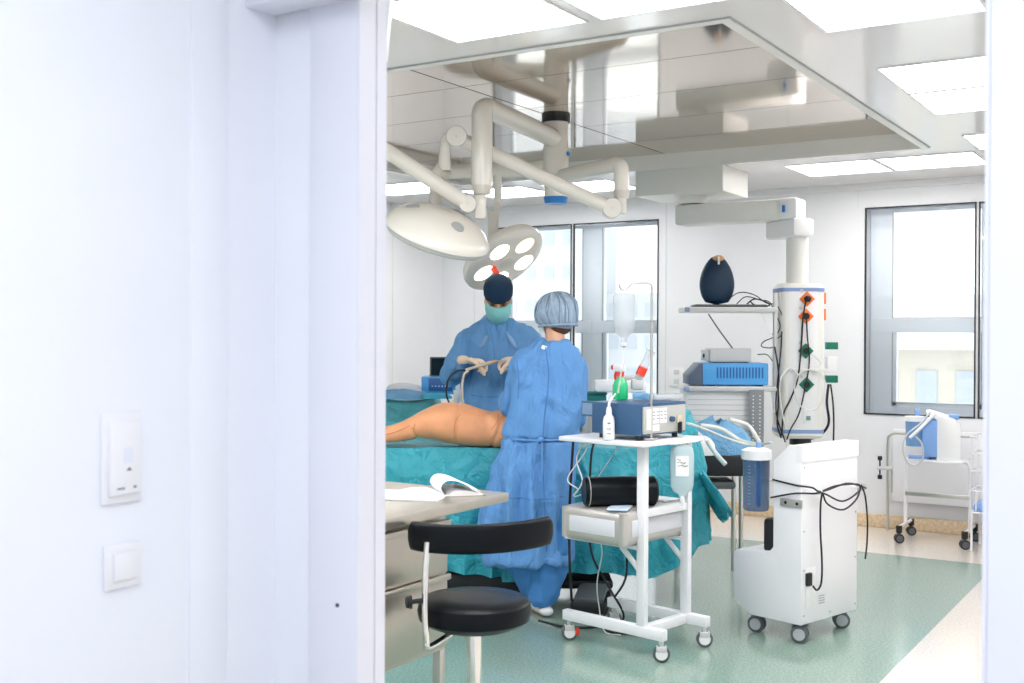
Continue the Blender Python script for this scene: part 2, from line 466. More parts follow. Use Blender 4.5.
# casing around the doorway: jamb lining with a groove, flat architrave
b = MB()
b.lim(DX0-.125, DX0+.002, YD-.012, YD, 0, DH, bev=.003); b.lim(DX0, DX0+.006, YD-.012, YD+.040, 0, DH); b.lim(DX0, DX0+.006, YD+.044, YF+.003, 0, DH)
b.lim(DX1-.006, DX1, YD-.012, YF+.01, 0, DH); b.lim(DX1, DX1+.12, YD-.012, YD, 0, DH, bev=.003)
jm = struct(b.build('door_1', M_jamb))
b = MB().cyl((-1.518, YD-.014, .949), (-1.518, YD-.010, .949), .0042)
struct(b.build('screw_plug', M_gasket, jm))
# rail cover of the sliding door above the doorway
struct(MB().lim(AX, DX1+.3, YD-.09, YD-.012, 2.168, 2.36, bev=.004).build('trim_3', M_jamb))
# anteroom shell
struct(MB().lim(AX-.12, AX, -1.6, YD, 0, CZ+.1).build('wall_anteroom_left', M_ante, smooth=False))
b = MB()
b.lim(AX, AX+.004, 1.545, 1.64, 0.0, 2.168, bev=.001)
struct(b.build('trim_4', M_ante))
struct(MB().lim(1.3, 1.42, -1.6, YD, 0, CZ+.1).build('wall_anteroom_right', M_ante, smooth=False))
struct(MB().lim(AX-.12, 1.42, -1.72, -1.6, 0, CZ+.1).build('wall_anteroom_back', M_ante, smooth=False))
# ceiling, with the raised laminar-flow recess
RX0, RX1, RY0, RY1 = -5.20, -1.595, 4.085, 7.516
b = MB()
b.lim(XL-.2, RX0, -1.7, YB+.2, CZ, CZ+.2); b.lim(RX1, XR+.6, -1.7, YB+.2, CZ, CZ+.2)
b.lim(RX0, RX1, -1.7, RY0, CZ, CZ+.2); b.lim(RX0, RX1, RY1, YB+.2, CZ, CZ+.2)
struct(b.build('ceiling', M_ceil, smooth=False))
b = MB(); ys = [RY0, 4.94, 5.61, 6.28, 6.93, RY1]
for i in range(5):
    b.lim(RX0, -3.405, ys[i]+.003, ys[i+1]-.003, 2.80, 2.82); b.lim(-3.395, RX1, ys[i]+.003, ys[i+1]-.003, 2.80, 2.82)
struct(b.build('ceiling_recess', M_steelceil, smooth=False))
struct(MB().lim(RX0, RX1, RY0, RY1, 2.825, 2.9).build('ceiling_recess_back', M_gasket, smooth=False))
b = MB(); t = .032
b.lim(RX0-.012, RX1+.012, RY0-.012, RY0+t, CZ-.008, CZ+.012); b.lim(RX0-.012, RX1+.012, RY1-t*.4, RY1+.012, CZ-.008, CZ+.012)
b.lim(RX0-.012, RX0+t, RY0, RY1, CZ-.0085, CZ+.0125); b.lim(RX1-t, RX1+.012, RY0, RY1, CZ-.0085, CZ+.0125)
b.lim(RX0, RX1, RY1-.012, RY1+.002, CZ, 2.80)
struct(b.build('trim_5', M_frame, smooth=False))
b = MB().lim(RX0-.018, RX1+.018, RY0-.018, RY0-.012, CZ-.006, CZ+.002).lim(RX1+.012, RX1+.018, RY0-.012, RY1+.012, CZ-.006, CZ+.002)
struct(b.build('trim_6', M_grey, smooth=False))

# windows: black gasket round a flush pane, then a deep reveal and the outer PVC window
def window(n, x0, x1, z0, z1, mull, units, trz):
    g = .012; b = MB()
    for (a, c) in ((x0, mull-.012), (mull+.004, x1)):
        b.lim(a, c, YB-.006, YB+.01, z1-g, z1); b.lim(a, c, YB-.006, YB+.01, z0, z0+g)
        b.lim(a, a+g, YB-.006, YB+.01, z0, z1); b.lim(c-g, c, YB-.006, YB+.01, z0, z1)
    root = struct(b.build('window_%d' % n, M_gasket, smooth=False))
    MB().lim(x0, x1, YB, YB+.004, z0, z1).build('inner_pane', M_pane, root, smooth=False)
    MB().lim(mull-.012, mull+.004, YB-.002, YB+.02, z0, z1).build('mullion_strip', M_lgrey, root, smooth=False)
    b = MB(); y0, y1 = YB+.16, YB+.24
    b.lim(x0+.002, x1-.002, y0-.003, y1-.002, z0+.002, z0+.06); b.lim(x0+.002, x1-.002, y0-.003, y1-.002, z1-.03, z1-.002)
    for (a, c, o0, o1) in units:      # outer sashes (a..c), with frame widths
        b.lim(max(a, x0+.001), a+o0, y0, y1-.001, z0+.001, z1-.001); b.lim(c-o1, min(c, x1-.001), y0+.001, y1-.0015, z0+.001, z1-.001)
        b.lim(max(a, x0+.003)+.001, min(c, x1-.003)-.001, y0-.006, y1-.003, trz, trz+.11, bev=.004)
        b.lim(a+o0-.004, a+o0+.03, y0+.02, y1-.01, z0, trz); b.lim(c-o1-.03, c-o1, y0+.02, y1-.01, z0, trz)
        b.lim(a+o0, c-o1, y0+.02, y1-.01, z0+.05, z0+.09)
    MB_o = b.build('outer_frame', M_pvc, root, smooth=False)
    b = MB()
    for (a, c, o0, o1) in units:
        for (p, q, r_, s_) in ((a+o0, c-o1, z0+.09, trz), (a+o0, c-o1, trz+.11, z1-.03)):
            b.lim(p, p+.006, y0-.002, y0+.004, r_, s_); b.lim(q-.006, q, y0-.002, y0+.004, r_, s_)
            b.lim(p, q, y0-.002, y0+.004, r_, r_+.006)
    b.build('outer_gasket', M_grey, root, smooth=False)
    MB().lim(x0, x1, YB+.20, YB+.204, z0, z1).build('outer_pane', M_pane, root, smooth=False)
    return root
window(1, *wins[0], -5.023, ((-5.95, -4.905, .16, .10), (-4.905, -4.10, .10, .10)), 1.515)
window(2, *wins[1], -1.555, ((-2.39, -1.47, .17, .08), (-1.47, -.6, .05, .10)), 1.53)

# ------------------------------------------------------------------ outside: pale buildings
def building(x0, x1, y, h0, h1, m, nx, nz, label, ww, wh, roof=0, zs=None):
    t = thing('building', label, 'building', ((x0+x1)/2, y, h0))
    wd = x1-x0
    MB().lim(-wd/2, wd/2, 0, 6, 0, h1-h0).build('facade', m, t, smooth=False)
    for i in range(nx):
        for k in range(nz):
            cx = -wd/2+wd*(i+.5)/nx; cz = (h1-h0)*(k+.5)/nz
            MB().lim(cx-ww/2, cx+ww/2, -.05, .06, cz-wh/2, cz+wh/2).build('window', M_facadewin, t, smooth=False)
    if roof:
        MB().prism([(-1.2, h1-h0), (6.5, h1-h0), (5.5, h1-h0+roof), (4.0, h1-h0+roof)], -wd/2-.4, wd/2+.4, 'x').build('roof', M_roof, t, smooth=False)
    return t
building(-16, -3, 45, -8, 1.0, M_facade, 9, 3, 'pale yellow facade with a sloping roof seen through the right window', .75, 1.4, 2.2)
building(-46, -38.3, 70, -12, 9.5, M_facade2, 5, 9, 'pale apartment tower with small square windows seen through the left window', .8, 1.0)
building(-38.2, -31, 74, -12, 4.5, M_facade2, 5, 7, 'lower pale apartment block to the right of the tower, through the left window', .8, 1.0)
building(-31, -22, 90, -12, 16, M_facade2, 4, 10, 'tall pale block at the right edge of the left window', 1.0, 1.2)

# ================================================================== CEILING LIGHTS
def light_panel(x0, x1, y0, y1, label):
    t = thing('ceiling_light', label, 'ceiling light', ((x0+x1)/2, (y0+y1)/2, CZ), 0, 'square ceiling light panels')
    a, c = (x1-x0)/2, (y1-y0)/2; f = .012
    b = MB(); z0, z1 = -.007, 0
    b.lim(-a, a, -c, -c+f, z0, z1); b.lim(-a, a, c-f, c, z0, z1); b.lim(-a, -a+f, -c+f, c-f, z0, z1); b.lim(a-f, a, -c+f, c-f, z0, z1)
    b.build('frame', M_white, t, smooth=False)
    MB().lim(-a+f, a-f, -c+f, c-f, -.004, 0).build('diffuser', M_lamp, t, smooth=False)
    return t
LP = [(-2.67, -2.06, 3.24, 3.845, 'lit ceiling panel beside the doorway, left of the near pair'),
      (-2.01, -1.40, 3.24, 3.845, 'lit ceiling panel at the top edge of the view, right of the near pair'),
      (-1.335, -.73, 3.86, 4.465, 'large lit ceiling panel right of the metal recess, nearest on that side'),
      (-1.325, -.72, 5.18, 5.79, 'lit ceiling panel right of the recess, nearer of the touching pair'),
      (-1.325, -.72, 5.81, 6.415, 'lit ceiling panel right of the recess, farther of the touching pair'),
      (-1.325, -.72, 7.17, 7.765, 'lit ceiling panel cut by the right door jamb, before the far row'),
      (-2.63, -2.02, 7.83, 8.44, 'lit ceiling panel over the pendant arm, left of the far right pair'),
      (-2.00, -1.37, 7.83, 8.44, 'lit ceiling panel above the right window, right of the far right pair'),
      (-4.64, -4.03, 7.83, 8.44, 'lit ceiling panel seen between the lamp elbow and the ceiling box'),
      (-5.42, -4.81, 7.83, 8.44, 'lit ceiling panel seen behind the centre lamp column'),
      (-6.10, -5.36, 7.20, 7.80, 'lit ceiling panel over the upper lamp head, next to the left wall')]
# unseen panels, added for fill light over the near end and the right side
for (x, n) in ((-4.60, 'fourth'), (-3.94, 'third'), (-3.28, 'second'), (-1.34, 'first')):
    LP.append((x, x+.61, 2.58, 3.19, 'added unseen fill light panel of the row nearest the doorway wall, %s from the right' % n))
LP.append((-5.30, -4.69, 2.58, 3.19, 'added unseen fill light panel of the row nearest the doorway wall, fifth from the right'))
LP.append((-.66, -.05, 3.86, 4.465, 'added unseen fill light panel at the far right, nearest the right wall'))
LP.append((-.66, -.05, 5.18, 5.79, 'added unseen fill light panel near the right wall, level with the touching pair'))
for a in LP: light_panel(*a)

# ================================================================== ANTEROOM WALL FITTINGS
t = thing('intercom', 'white wall intercom panel with a small arrow mark', 'intercom', (AX, 1.380, 1.273))
MB().lim(0, .008, -.044, .042, -.083, .083, bev=.003).build('back_plate', M_whitepl, t)
MB().lim(.008, .016, -.033, .034, -.068, .066, bev=.003).build('front_panel', M_whitepl, t)
MB().lim(.0161, .0166, -.004, .016, -.010, .018).build('display', mat('intercom_display', (0.78, 0.81, 0.88), 0.4), t, smooth=False)
MB().prism([(.002, -.024), (.014, -.024), (.008, -.018)], .0161, .0168, 'x').build('arrow_mark', M_label, t, smooth=False)
b = MB().lim(.0161, .0168, -.018, -.002, -.057, -.0545).lim(.0161, .0168, .018, .024, -.057, -.053)
b.build('marking', M_label, t, smooth=False)
t = thing('light_switch', 'square white rocker light switch below the intercom', 'light switch', (AX, 1.383, 1.075))
MB().lim(0, .009, -.040, .040, -.040, .040, bev=.003).build('back_plate', M_whitepl, t)
MB().lim(.009, .014, -.026, .026, -.026, .026, bev=.003).build('rocker', M_whitepl, t)

# ================================================================== STAINLESS CABINET
t = thing('instrument_cabinet', 'stainless steel cabinet with drawers and overhanging worktop by the doorway', 'cabinet', (-2.42, 3.43, 0))
MB().lim(-.62, -.006, -.78, 0, .34, .845).build('body', M_cabinet, t, smooth=False)
MB().box((-.275, -.30, .88), (.79, 1.08, .035), bev=.006).build('worktop', M_cabinet, t)
def drawer(z0, z1):
    d = MB().lim(-.006, .012, -.76, -.012, z0, z1, bev=.004).build('drawer', M_cabinet, t)
    MB().lim(.012, .030, -.76, -.012, z1-.004, z1+.018, bev=.004).build('handle', M_cabinet, d)
    return d
drawer(.625, .805); drawer(.36, .605)
MB().lim(-.61, 0, -.02, -.004, .845, .862).build('rail', M_gasket, t, smooth=False)
for x in (-.60, -.02):
    for y in (-.76, -.02):
        b = MB().lim(x-.018, x+.018, y-.018, y+.018, 0, .34, bev=.003)
        b.build('leg', M_steel, t)
MB().tube([(.035, -.22, .80), (.045, -.19, .80), (.045, -.10, .80), (.035, -.07, .80)], .006).build('latch', M_steel, t)
# papers and open book on top
pz = .8975
o = tag(MB().box((-2.56, 3.36, pz+.004), (.30, .22, .008), rz=R(20), bev=.002).build('paper_stack', M_paper), 'white paper sheets lying flat beside the open book', 'papers')
t = thing('open_book', 'open book with a curled white page on the steel worktop', 'book', (-2.50, 3.50, pz+.0005), R(48))
b = MB()
prof = [(-.13, .006), (-.09, .012), (-.04, .012), (0, .002)]
b.loft([[Vector((x, -.10, z)) for x, z in prof]+[Vector((x, -.10, 0)) for x, z in reversed(prof)],
        [Vector((x, .10, z)) for x, z in prof]+[Vector((x, .10, 0)) for x, z in reversed(prof)]])
b.build('left_pages', M_paper, t)
prof = [(0, .002), (.03, .022), (.08, .020), (.14, .006)]
b = MB().loft([[Vector((x, -.10, z)) for x, z in prof]+[Vector((x, -.10, 0)) for x, z in reversed(prof)],
        [Vector((x, .10, z)) for x, z in prof]+[Vector((x, .10, 0)) for x, z in reversed(prof)]])
b.build('right_pages', M_paper, t)
MB().lim(-.14, .15, -.105, .105, -.0004, .0015).build('cover', M_book, t, smooth=False)
pr = [(0, .004), (-.02, .035), (.0, .060), (.04, .058), (.09, .036), (.13, .018)]
pr2 = catmull([(x, 0, z) for x, z in pr], 5)
b = MB().loft([[Vector((p.x, -.10, p.z)) for p in pr2]+[Vector((p.x, -.10, p.z-.0022)) for p in reversed(pr2)],
        [Vector((p.x, .10, p.z)) for p in pr2]+[Vector((p.x, .10, p.z-.0022)) for p in reversed(pr2)]])
b.build('curled_page', M_paper, t)

# ================================================================== STOOL
t = thing('operating_stool', 'black padded swivel stool with a curved backrest and chrome column', 'stool', W(-.123, 3.85), R(32))
t.scale = (.9625, .9625, .9625)
sz = .630
MB().lathe([(.0, sz-.085), (.175, sz-.085), (.196, sz-.07), (.202, sz-.04), (.196, sz-.012), (.180, sz), (.10, sz+.004), (0, sz+.004)], seg=48).build('seat', M_leather, t)
MB().lathe([(.0, sz-.10), (.14, sz-.10), (.14, sz-.086), (0, sz-.086)]).build('seat_plate', M_dgrey, t)
MB().cyl((0, 0, .10), (0, 0, sz-.09), .027).build('column', M_chrome, t)
MB().cyl((0, 0, .06), (0, 0, .22), .034).build('column_sleeve', M_chrome, t)
for k in range(5):
    a = 2*PI*k/5+.3
    lg = MB().tube([(0.02*math.cos(a), .02*math.sin(a), .11), (.15*math.cos(a), .15*math.sin(a), .095), (.27*math.cos(a), .27*math.sin(a), .075)], [.022, .016, .013]).build('leg', M_chrome, t)
    MB().cyl((.27*math.cos(a)-.02, .27*math.sin(a), .03), (.27*math.cos(a)+.02, .27*math.sin(a), .03), .029).build('caster', M_black, lg)
# backrest: curved pad in front of the seat (seen from behind)
b = MB(); rings = []
for i in range(25):
    f = i/24; ang = R(-58+116*f); rr = .305
    cx, cy = rr*math.sin(ang)*.94+.022, .10-rr*math.cos(ang)
    e = min(1, min(f, 1-f)*14+.55)
    nrm = Vector((math.sin(ang), -math.cos(ang), 0)); c = Vector((cx+.0, cy, .873+.012*math.sin(ang)))
    rings.append([c+nrm*(.020*math.copysign(abs(math.cos(q))**.6, math.cos(q)))*e + Vector((0, 0, 1))*(.058*math.copysign(abs(math.sin(q))**.5, math.sin(q)))*e*.86 for q in [2*PI*j/20 for j in range(20)]])
b.loft(rings)
b.build('backrest', M_leather, t)
b = MB().tube([(-.155, -.165, .855), (-.16, -.185, .75), (-.16, -.19, .63), (-.155, -.185, .525), (-.145, -.17, .502), (-.06, -.06, .530), (-.02, -.02, .535)], .0115, n=5)
b.build('backrest_bracket', M_chrome, t)
b = MB().cyl((-.165, -.19, .665), (-.205, -.205, .662), .008).cyl((-.205, -.205, .662), (-.222, -.21, .662), .023, .019)
b.build('knob', M_black, t)

# ================================================================== CASTER helper (in a thing's local frame)
def caster(parent, x, y, r=.037, w_=.02, ang=0.0, m_wheel=None, m_hub=None, top=.1, twin=False, lock=None, m_fork=None):
    c = Vector((x, y, 0)); d = Vector((math.cos(ang), math.sin(ang), 0)); s = Vector((-d.y, d.x, 0))
    f = MB().cyl(c+Vector((0, 0, r*1.5)), c+Vector((0, 0, top)), .011)
    f.box(c+d*.0+Vector((0, 0, r*1.55)), (r*1.2, w_*1.4, r*.7), rz=ang, bev=.004)
    fk = f.build('caster', m_fork or M_lgrey, parent)
    offs = (-w_*.75, w_*.75) if twin else (0,)
    for q in offs:
        a = c+s*(q-w_/2)+Vector((0, 0, r)); e = c+s*(q+w_/2)+Vector((0, 0, r))
        wb = MB(); rot = (e-a).to_track_quat('Z', 'Y').to_matrix()
        wb.lathe([(0, -w_/2), (r*.8, -w_/2), (r, -w_*.3), (r, w_*.3), (r*.8, w_/2), (0, w_/2)], c=(a+e)/2, seg=28, rot=rot)
        wb.build('wheel', m_wheel or M_dgrey, fk)
    for sg in ((-1, 1)):
        q = sg*(offs[-1]+w_/2+.001)
        hb = MB(); e = c+s*q+Vector((0, 0, r)); hb.cyl(e-s*sg*.004, e+s*sg*.0015, r*.74, r*.66)
        hb.build('hub', m_hub or M_whitepl, fk)
    if lock:
        MB().box(c+d*(r*.9)+Vector((0, 0, r*1.05)), (.03, .03, .035), rz=ang, bev=.006).build('brake_pedal', lock, fk)
    return fk

# ================================================================== WHITE EQUIPMENT CART
CRZ = R(-11)
ct = thing('equipment_cart', 'white steel cart with two posts carrying the blue generator', 'cart', (-2.41, 4.99, 0), CRZ)
zt = 1.012
MB().box((.0, -.03, zt-.012), (.50, .50, .022), bev=.006).build('top', M_white, ct)
for (y, n) in ((-.165, 'f'), (.19, 'b')):
    MB().box((0.0, y, .125), (.60, .04, .05), bev=.004).build('base_bar', M_white, ct)
    MB().box((.17, y, .57), (.045, .035, .87), bev=.004).build('post', M_white, ct)
MB().box((.17, .012, .125), (.04, .34, .045), bev=.003).build('cross_bar', M_white, ct)
MB().box((.17, .012, .67), (.03, .34, .035), bev=.003).build('cross_bar', M_white, ct)
for y in (-.165, .19):
    MB().tube([(.17, y, .39), (.05, y, .50)], .013, n=1).build('brace', M_white, ct)
    MB().box((-.06, y, .510), (.46, .035, .02), bev=.003).build('shelf_arm', M_white, ct)
rg = MB().tube([(.24, -.05, .992), (.25, -.05, .992), (.257, .0, .992), (.257, .12, .992), (.25, .17, .992), (.24, .17, .992)], .005, n=4)
rg.build('side_hook', M_white, ct)
for (x, y, lk) in ((-.27, -.165, M_red), (.28, -.165, None), (-.27, .19, None), (.28, .19, None)):
    caster(ct, x, y, r=.040, w_=.024, ang=R(45+(8 if x < 0 else -5)), m_wheel=M_dgrey, m_hub=M_whitepl, top=.105, lock=lk, m_fork=M_lgrey)
def onC(x, y, z): return Matrix.Translation((-2.41, 4.99, 0)) @ Matrix.Rotation(CRZ, 4, 'Z') @ Vector((x, y, z))

# the blue electrosurgical generator on top
g = thing('electrosurgical_generator', 'slate blue generator with a silver control panel on the cart top', 'medical device', onC(.015, -.045, zt+.012), CRZ)
MB().box((.043, 0, .085), (.285, .37, .148), bev=.006).build('housing', M_navydev, g)
MB().box((.190, 0, .082), (.010, .335, .125), bev=.002).build('front_panel', mat('panel_silver', (0.55, 0.55, 0.52), 0.4, 0.2), g)
for (x, y) in ((-.07, -.14), (.15, -.14), (.15, .14), (-.07, .14)): MB().cyl((x, y, -.012), (x, y, .014), .014).build('foot', M_black, g)
for i, (yy, zz, w_, h_) in enumerate([(-.13, .085, .035, .095), (-.075, .10, .05, .07), (-.015, .10, .055, .07), (-.075, .045, .055, .03)]):
    MB().lim(.1952, .1962, yy-w_/2, yy+w_/2, zz-h_/2, zz+h_/2).build('control_label', M_paper, g, smooth=False)
b = MB()
for yy in (-.09, -.06, -.03, .0):
    for k in range(3): b.lim(.1963, .1967, yy-.010, yy+.008, .085+k*.016, .088+k*.016)
b.build('print', M_label, g, smooth=False)
MB().cyl((.195, .045, .08), (.212, .045, .08), .013).build('knob', M_navydev, g)
MB().lim(.195, .203, .09, .13, .060, .095, bev=.002).build('outlet', M_beige, g)
MB().lim(.195, .215, .100, .113, .01, .065, bev=.003).build('plug', M_black, g)
MB().box((-.135, -.155, .122), (.080, .03, .072), bev=.004).build('side_display', M_navydev, g)
MB().box((-.135, -.1715, .122), (.064, .002, .054)).build('screen', mat('dim_screen', (0.20, 0.30, 0.45), 0.2), g, smooth=False)
gz = zt+.012+.162

# white squirt bottle in front of it
def squirt(loc):
    t = thing('squirt_bottle', 'white squeeze bottle with a tilted nozzle, left front of the generator', 'bottle', loc)
    MB().lathe([(0, 0), (.026, 0), (.028, .006), (.028, .085), (.024, .105), (.014, .118), (.013, .135), (0, .135)]).build('body', M_whitepl, t)
    MB().cyl((0, 0, .132), (0, 0, .152), .014, .010).build('cap', M_whitepl, t)
    MB().tube([(0, 0, .150), (.002, .0, .172), (.012, .004, .190), (.030, .008, .215)], [.007, .006, .005, .004]).build('nozzle', M_whitepl, t)
    b = MB()
    for zz, h_, wd in ((.078, .008, 34), (.055, .002, 40), (.048, .002, 36), (.030, .003, 30)):
        for k in range(-3, 4):
            if zz != .078 or k % 3: 
                a = R(-62+k*wd/7); b.box((.0283*math.cos(a), .0283*math.sin(a), zz), (.0008, .0035, h_), rz=a)
    b.build('label_print', M_label, t, smooth=False)
squirt(onC(.045, -.262, zt))
# green spray bottle standing on the generator, red trigger
t = thing('spray_bottle', 'green spray bottle with a red and white trigger head', 'spray bottle', onC(-.075, -.02, gz), R(150)); t.scale = (1.15, 1.15, 1.15)
MB().lathe([(0, 0), (.030, 0), (.033, .006), (.033, .055), (.026, .078), (.014, .090), (.013, .098), (0, .098)]).build('body', M_greenliq, t)
MB().cyl((0, 0, .096), (0, 0, .116), .016).build('collar', M_red, t)
MB().box((.008, 0, .132), (.075, .024, .030), bev=.008).build('head', M_whitepl, t)
MB().box((.052, 0, .134), (.018, .020, .020), bev=.004).build('nozzle', M_red, t)
MB().tube([(.026, 0, .120), (.040, 0, .100), (.036, 0, .080)], .006).build('trigger', M_red, t)
# boxes and packets on the generator
tag(MB().box(onC(.03, .03, gz+.018), (.10, .06, .030), rz=CRZ+.3, bev=.006).build('packet', M_bluedrape), 'small blue packet on the generator beside the spray bottle', 'packet')
tag(MB().box(onC(.14, .06, gz+.018), (.06, .17, .030), rz=CRZ-.3, bev=.010).build('packet', M_saline), 'clear wrapped packet on the generator lid, right end', 'packet')
tag(MB().box(onC(.06, .14, gz+.010), (.12, .05, .016), rz=CRZ+.8, bev=.005).build('packet', M_paper), 'white paper packet behind the clear wrapped packet', 'packet')

# IV pole clamped to the cart with hanging bottle
t = thing('iv_pole', 'thin steel drip pole with a hook rising from the cart', 'drip pole', onC(.205, -.150, 0), 0)
MB().tube([(0, 0, 1.015), (0, 0, 1.35), (0, 0, 1.70)], .0062, n=2).build('pole', M_steel, t)
hd = Vector((-.85, -.53, 0))
def hk(u, z): return (hd.x*u, hd.y*u, z)
MB().tube([hk(0, 1.70), hk(.0, 1.725), hk(.012, 1.738), hk(.06, 1.738), hk(.095, 1.735), hk(.11, 1.718), hk(.13, 1.708), hk(.145, 1.715), hk(.150, 1.735)], .0055, n=4).build('hook', M_steel, t)
MB().box((0, 0, 1.019), (.05, .05, .012), bev=.003).build('clamp', M_steel, t)
hb = onC(.205, -.150, 0)+hd*.128
t = thing('drip_bottle', 'clear upside-down infusion bottle hanging from the drip pole hook', 'infusion bottle', (hb.x, hb.y, 1.70), R(32))
MB().lathe([(0, -.005), (.045, -.008), (.052, -.02), (.052, -.055), (.050, -.07), (.050, -.15), (.044, -.185), (.022, -.205), (.015, -.215), (.015, -.235), (0, -.235)], seg=36).build('body', M_saline, t)
MB().lathe([(0, -.236), (.017, -.236), (.017, -.252), (.006, -.256), (0, -.256)]).build('stopper', M_lgrey, t)
MB().tube([(0, 0, .006), (.006, 0, .014), (0, 0, .022), (-.006, 0, .014), (0, 0, .006)], .0018).build('hanger', M_whitepl, t)
MB().tube([(0, 0, -.254), (-.004, 0, -.32), (-.012, .01, -.38), (-.02, .05, -.47)], .004).build('drip_tube', M_tubeclear, t)
# a clear graduated cylinder with red base
t = thing('clear_syringe', 'clear cylinder with a red band leaning behind the drip pole', 'syringe', W(.622, 5.60, 1.235), R(32))
rt = Matrix.Rotation(R(24), 3, 'Y')
MB().lathe([(0, 0), (.020, 0), (.021, .02), (.021, .15), (.025, .152), (.025, .156), (0, .156)], c=(0, 0, .045), rot=rt).build('barrel', M_saline, t)
MB().lathe([(0, 0), (.024, 0), (.024, .045), (0, .045)], c=(.008, 0, .065), rot=rt).build('red_band', M_red, t)
MB().box((-.005, 0, .02), (.06, .045, .05), bev=.010).build('holder', M_lgrey, t)

# drainage bag hanging from the cart's side hook
t = thing('fluid_bag', 'frosted fluid bag with a handwritten white label hanging from the cart edge', 'fluid bag', onC(.255, .03, 1.0), R(32))
b = MB(); rings = []
for (z, hw, hd_) in ((-.018, .008, .006), (-.020, .035, .010), (-.032, .050, .018), (-.06, .056, .024), (-.15, .056, .026), (-.21, .054, .022), (-.235, .044, .016), (-.248, .020, .010), (-.262, .012, .008)):
    rings.append([Vector((hw*math.copysign(abs(math.cos(q))**.7, math.cos(q)), hd_*math.copysign(abs(math.sin(q))**.8, math.sin(q)), z)) for q in [2*PI*j/28 for j in range(28)]])
b.loft(rings); b.build('bag', M_bagpl, t)
MB().box((-.004, -.0285, -.115), (.062, .003, .095)).build('label', M_paper, t, smooth=False)
b = MB()
for zz, a, c in ((-.085, -.028, -.010), (-.098, -.028, .014), (-.101, -.012, .010), (-.115, -.026, .024), (-.112, -.010, .018)):
    b.tube([(a, -.0305, zz), ((a+c)/2-.004, -.0305, zz+.003), ((a+c)/2+.004, -.0305, zz-.003), (c, -.0305, zz+.002)], .0011, seg=5, n=3)
b.build('handwriting', M_label, t)
MB().tube([(-.006, 0, -.018), (-.008, 0, .0), (0, 0, .008), (.008, 0, 0), (.006, 0, -.018)], .003).build('hanger', M_whitepl, t)
MB().tube([(0, 0, -.258), (.0, 0, -.275), (.006, .0, -.30), (.0, 0, -.315)], [.010, .012, .009, .008]).build('outlet', M_whitepl, t)

# silver case resting on the cart's shelf arms
def onS(x, y, z=0): return onC(x, y, z)
t = thing('silver_case', 'silver rounded equipment case with pale side panels on the cart shelf', 'case', onC(-.035, -.02, .521), CRZ)
def rrect(hx, hy, r, n=6):
    out = []
    for (sx, sy, a0) in ((1, 1, 0), (-1, 1, 90), (-1, -1, 180), (1, -1, 270)):
        for k in range(n+1):
            a = R(a0+90*k/n); out.append(Vector((sx*(hx-r)+r*math.cos(a), sy*(hy-r)+r*math.sin(a), 0)))
    return out
b = MB(); rings = []
for z, ins in ((0, .03), (.006, .012), (.02, .003), (.035, 0), (.13, 0), (.145, .003), (.160, .012), (.166, .03)):
    rings.append([p+Vector((0, 0, z)) for p in rrect(.19-ins, .265-ins, .035)])
b.loft(rings); b.build('shell', M_alu, t)
MB().box((-.0, -.266, .083), (.27, .006, .075), bev=.002).build('side_panel', M_lgrey if False else mat('case_panel', (0.70, 0.71, 0.76), 0.5), t)
MB().box((.191, 0, .083), (.006, .42, .075), bev=.002).build('side_panel', MATS['case_panel'], t)
for (x, y) in ((.172, -.247), (-.172, -.247), (.172, .247)):
    MB().cyl((x, y, .012), (x, y, .155), .021).build('corner_post', M_alu, t)
# black roll bag and papers on the case
t = thing('black_roll', 'black cylindrical leather roll lying on the silver case', 'roll bag', onC(.01, -.13, .521+.166+.069), R(40))
rt = Matrix.Rotation(R(90), 3, 'Y')
MB().lathe([(0, -.175), (.060, -.175), (.070, -.165), (.071, 0), (.070, .165), (.060, .175), (0, .175)], seg=40, rot=rt).build('body', M_leather, t)
MB().tube([(-.155, 0.071*math.cos(a), .071*math.sin(a)) for a in [2*PI*k/16 for k in range(17)]], .0022, seg=6, n=1).build('piping', M_grey, t)
tag(MB().box(onC(.07, -.21, .692), (.10, .16, .006), rz=CRZ+.5, bev=.001).build('leaflet', M_lblue), 'pale leaflet on the case corner in front of the black roll', 'leaflet')
tag(MB().box(onC(.0, .17, .692), (.20, .12, .007), rz=CRZ, bev=.001).build('leaflet', M_paper), 'white leaflet on the case behind the cart post', 'leaflet')

# ================================================================== SUCTION MACHINE
sdir = Vector((.277, .961, 0)); sa = math.atan2(sdir.y, sdir.x)
st = thing('suction_machine', 'tall white suction unit on casters with a wound black cable', 'medical machine', (-1.717, 5.402, 0), sa)
# local x: along the right (back) side face, local y: to the left of it (towards the step)
def stp(x, y, z=0): return Matrix.Translation((-1.717, 5.402, 0)) @ Matrix.Rotation(sa, 4, 'Z') @ Vector((x, y, z))
SW, z0 = .50, .095
prof = [(0, z0), (.30, z0), (.405, z0+.06), (.405, .395), (.385, .412), (.185, .432), (.165, .455), (.165, .88), (.075, .965), (0, .965)]
MB().prism(prof, 0, SW, 'x', bev=.006).build('housing', M_white, st)
MB().lim(-.002, SW+.002, -.004, .03, .885, .965).build('lid_edge', M_white, st)
MB().box((SW/2, -.0045, .30), (SW-.01, .004, .36)).build('rear_panel', M_white, st, smooth=False) if False else None
b = MB()
for (x, z) in ((.02, .86), (.02, .55), (.02, .36), (.02, .14), (.25, .125), (.48, .13), (.48, .37), (.48, .60), (.25, .93), (.48, .93)):
    b.cyl((x, -.003, z), (x, .004, z), .0045, seg=10)
b.build('screws', M_grey, st)
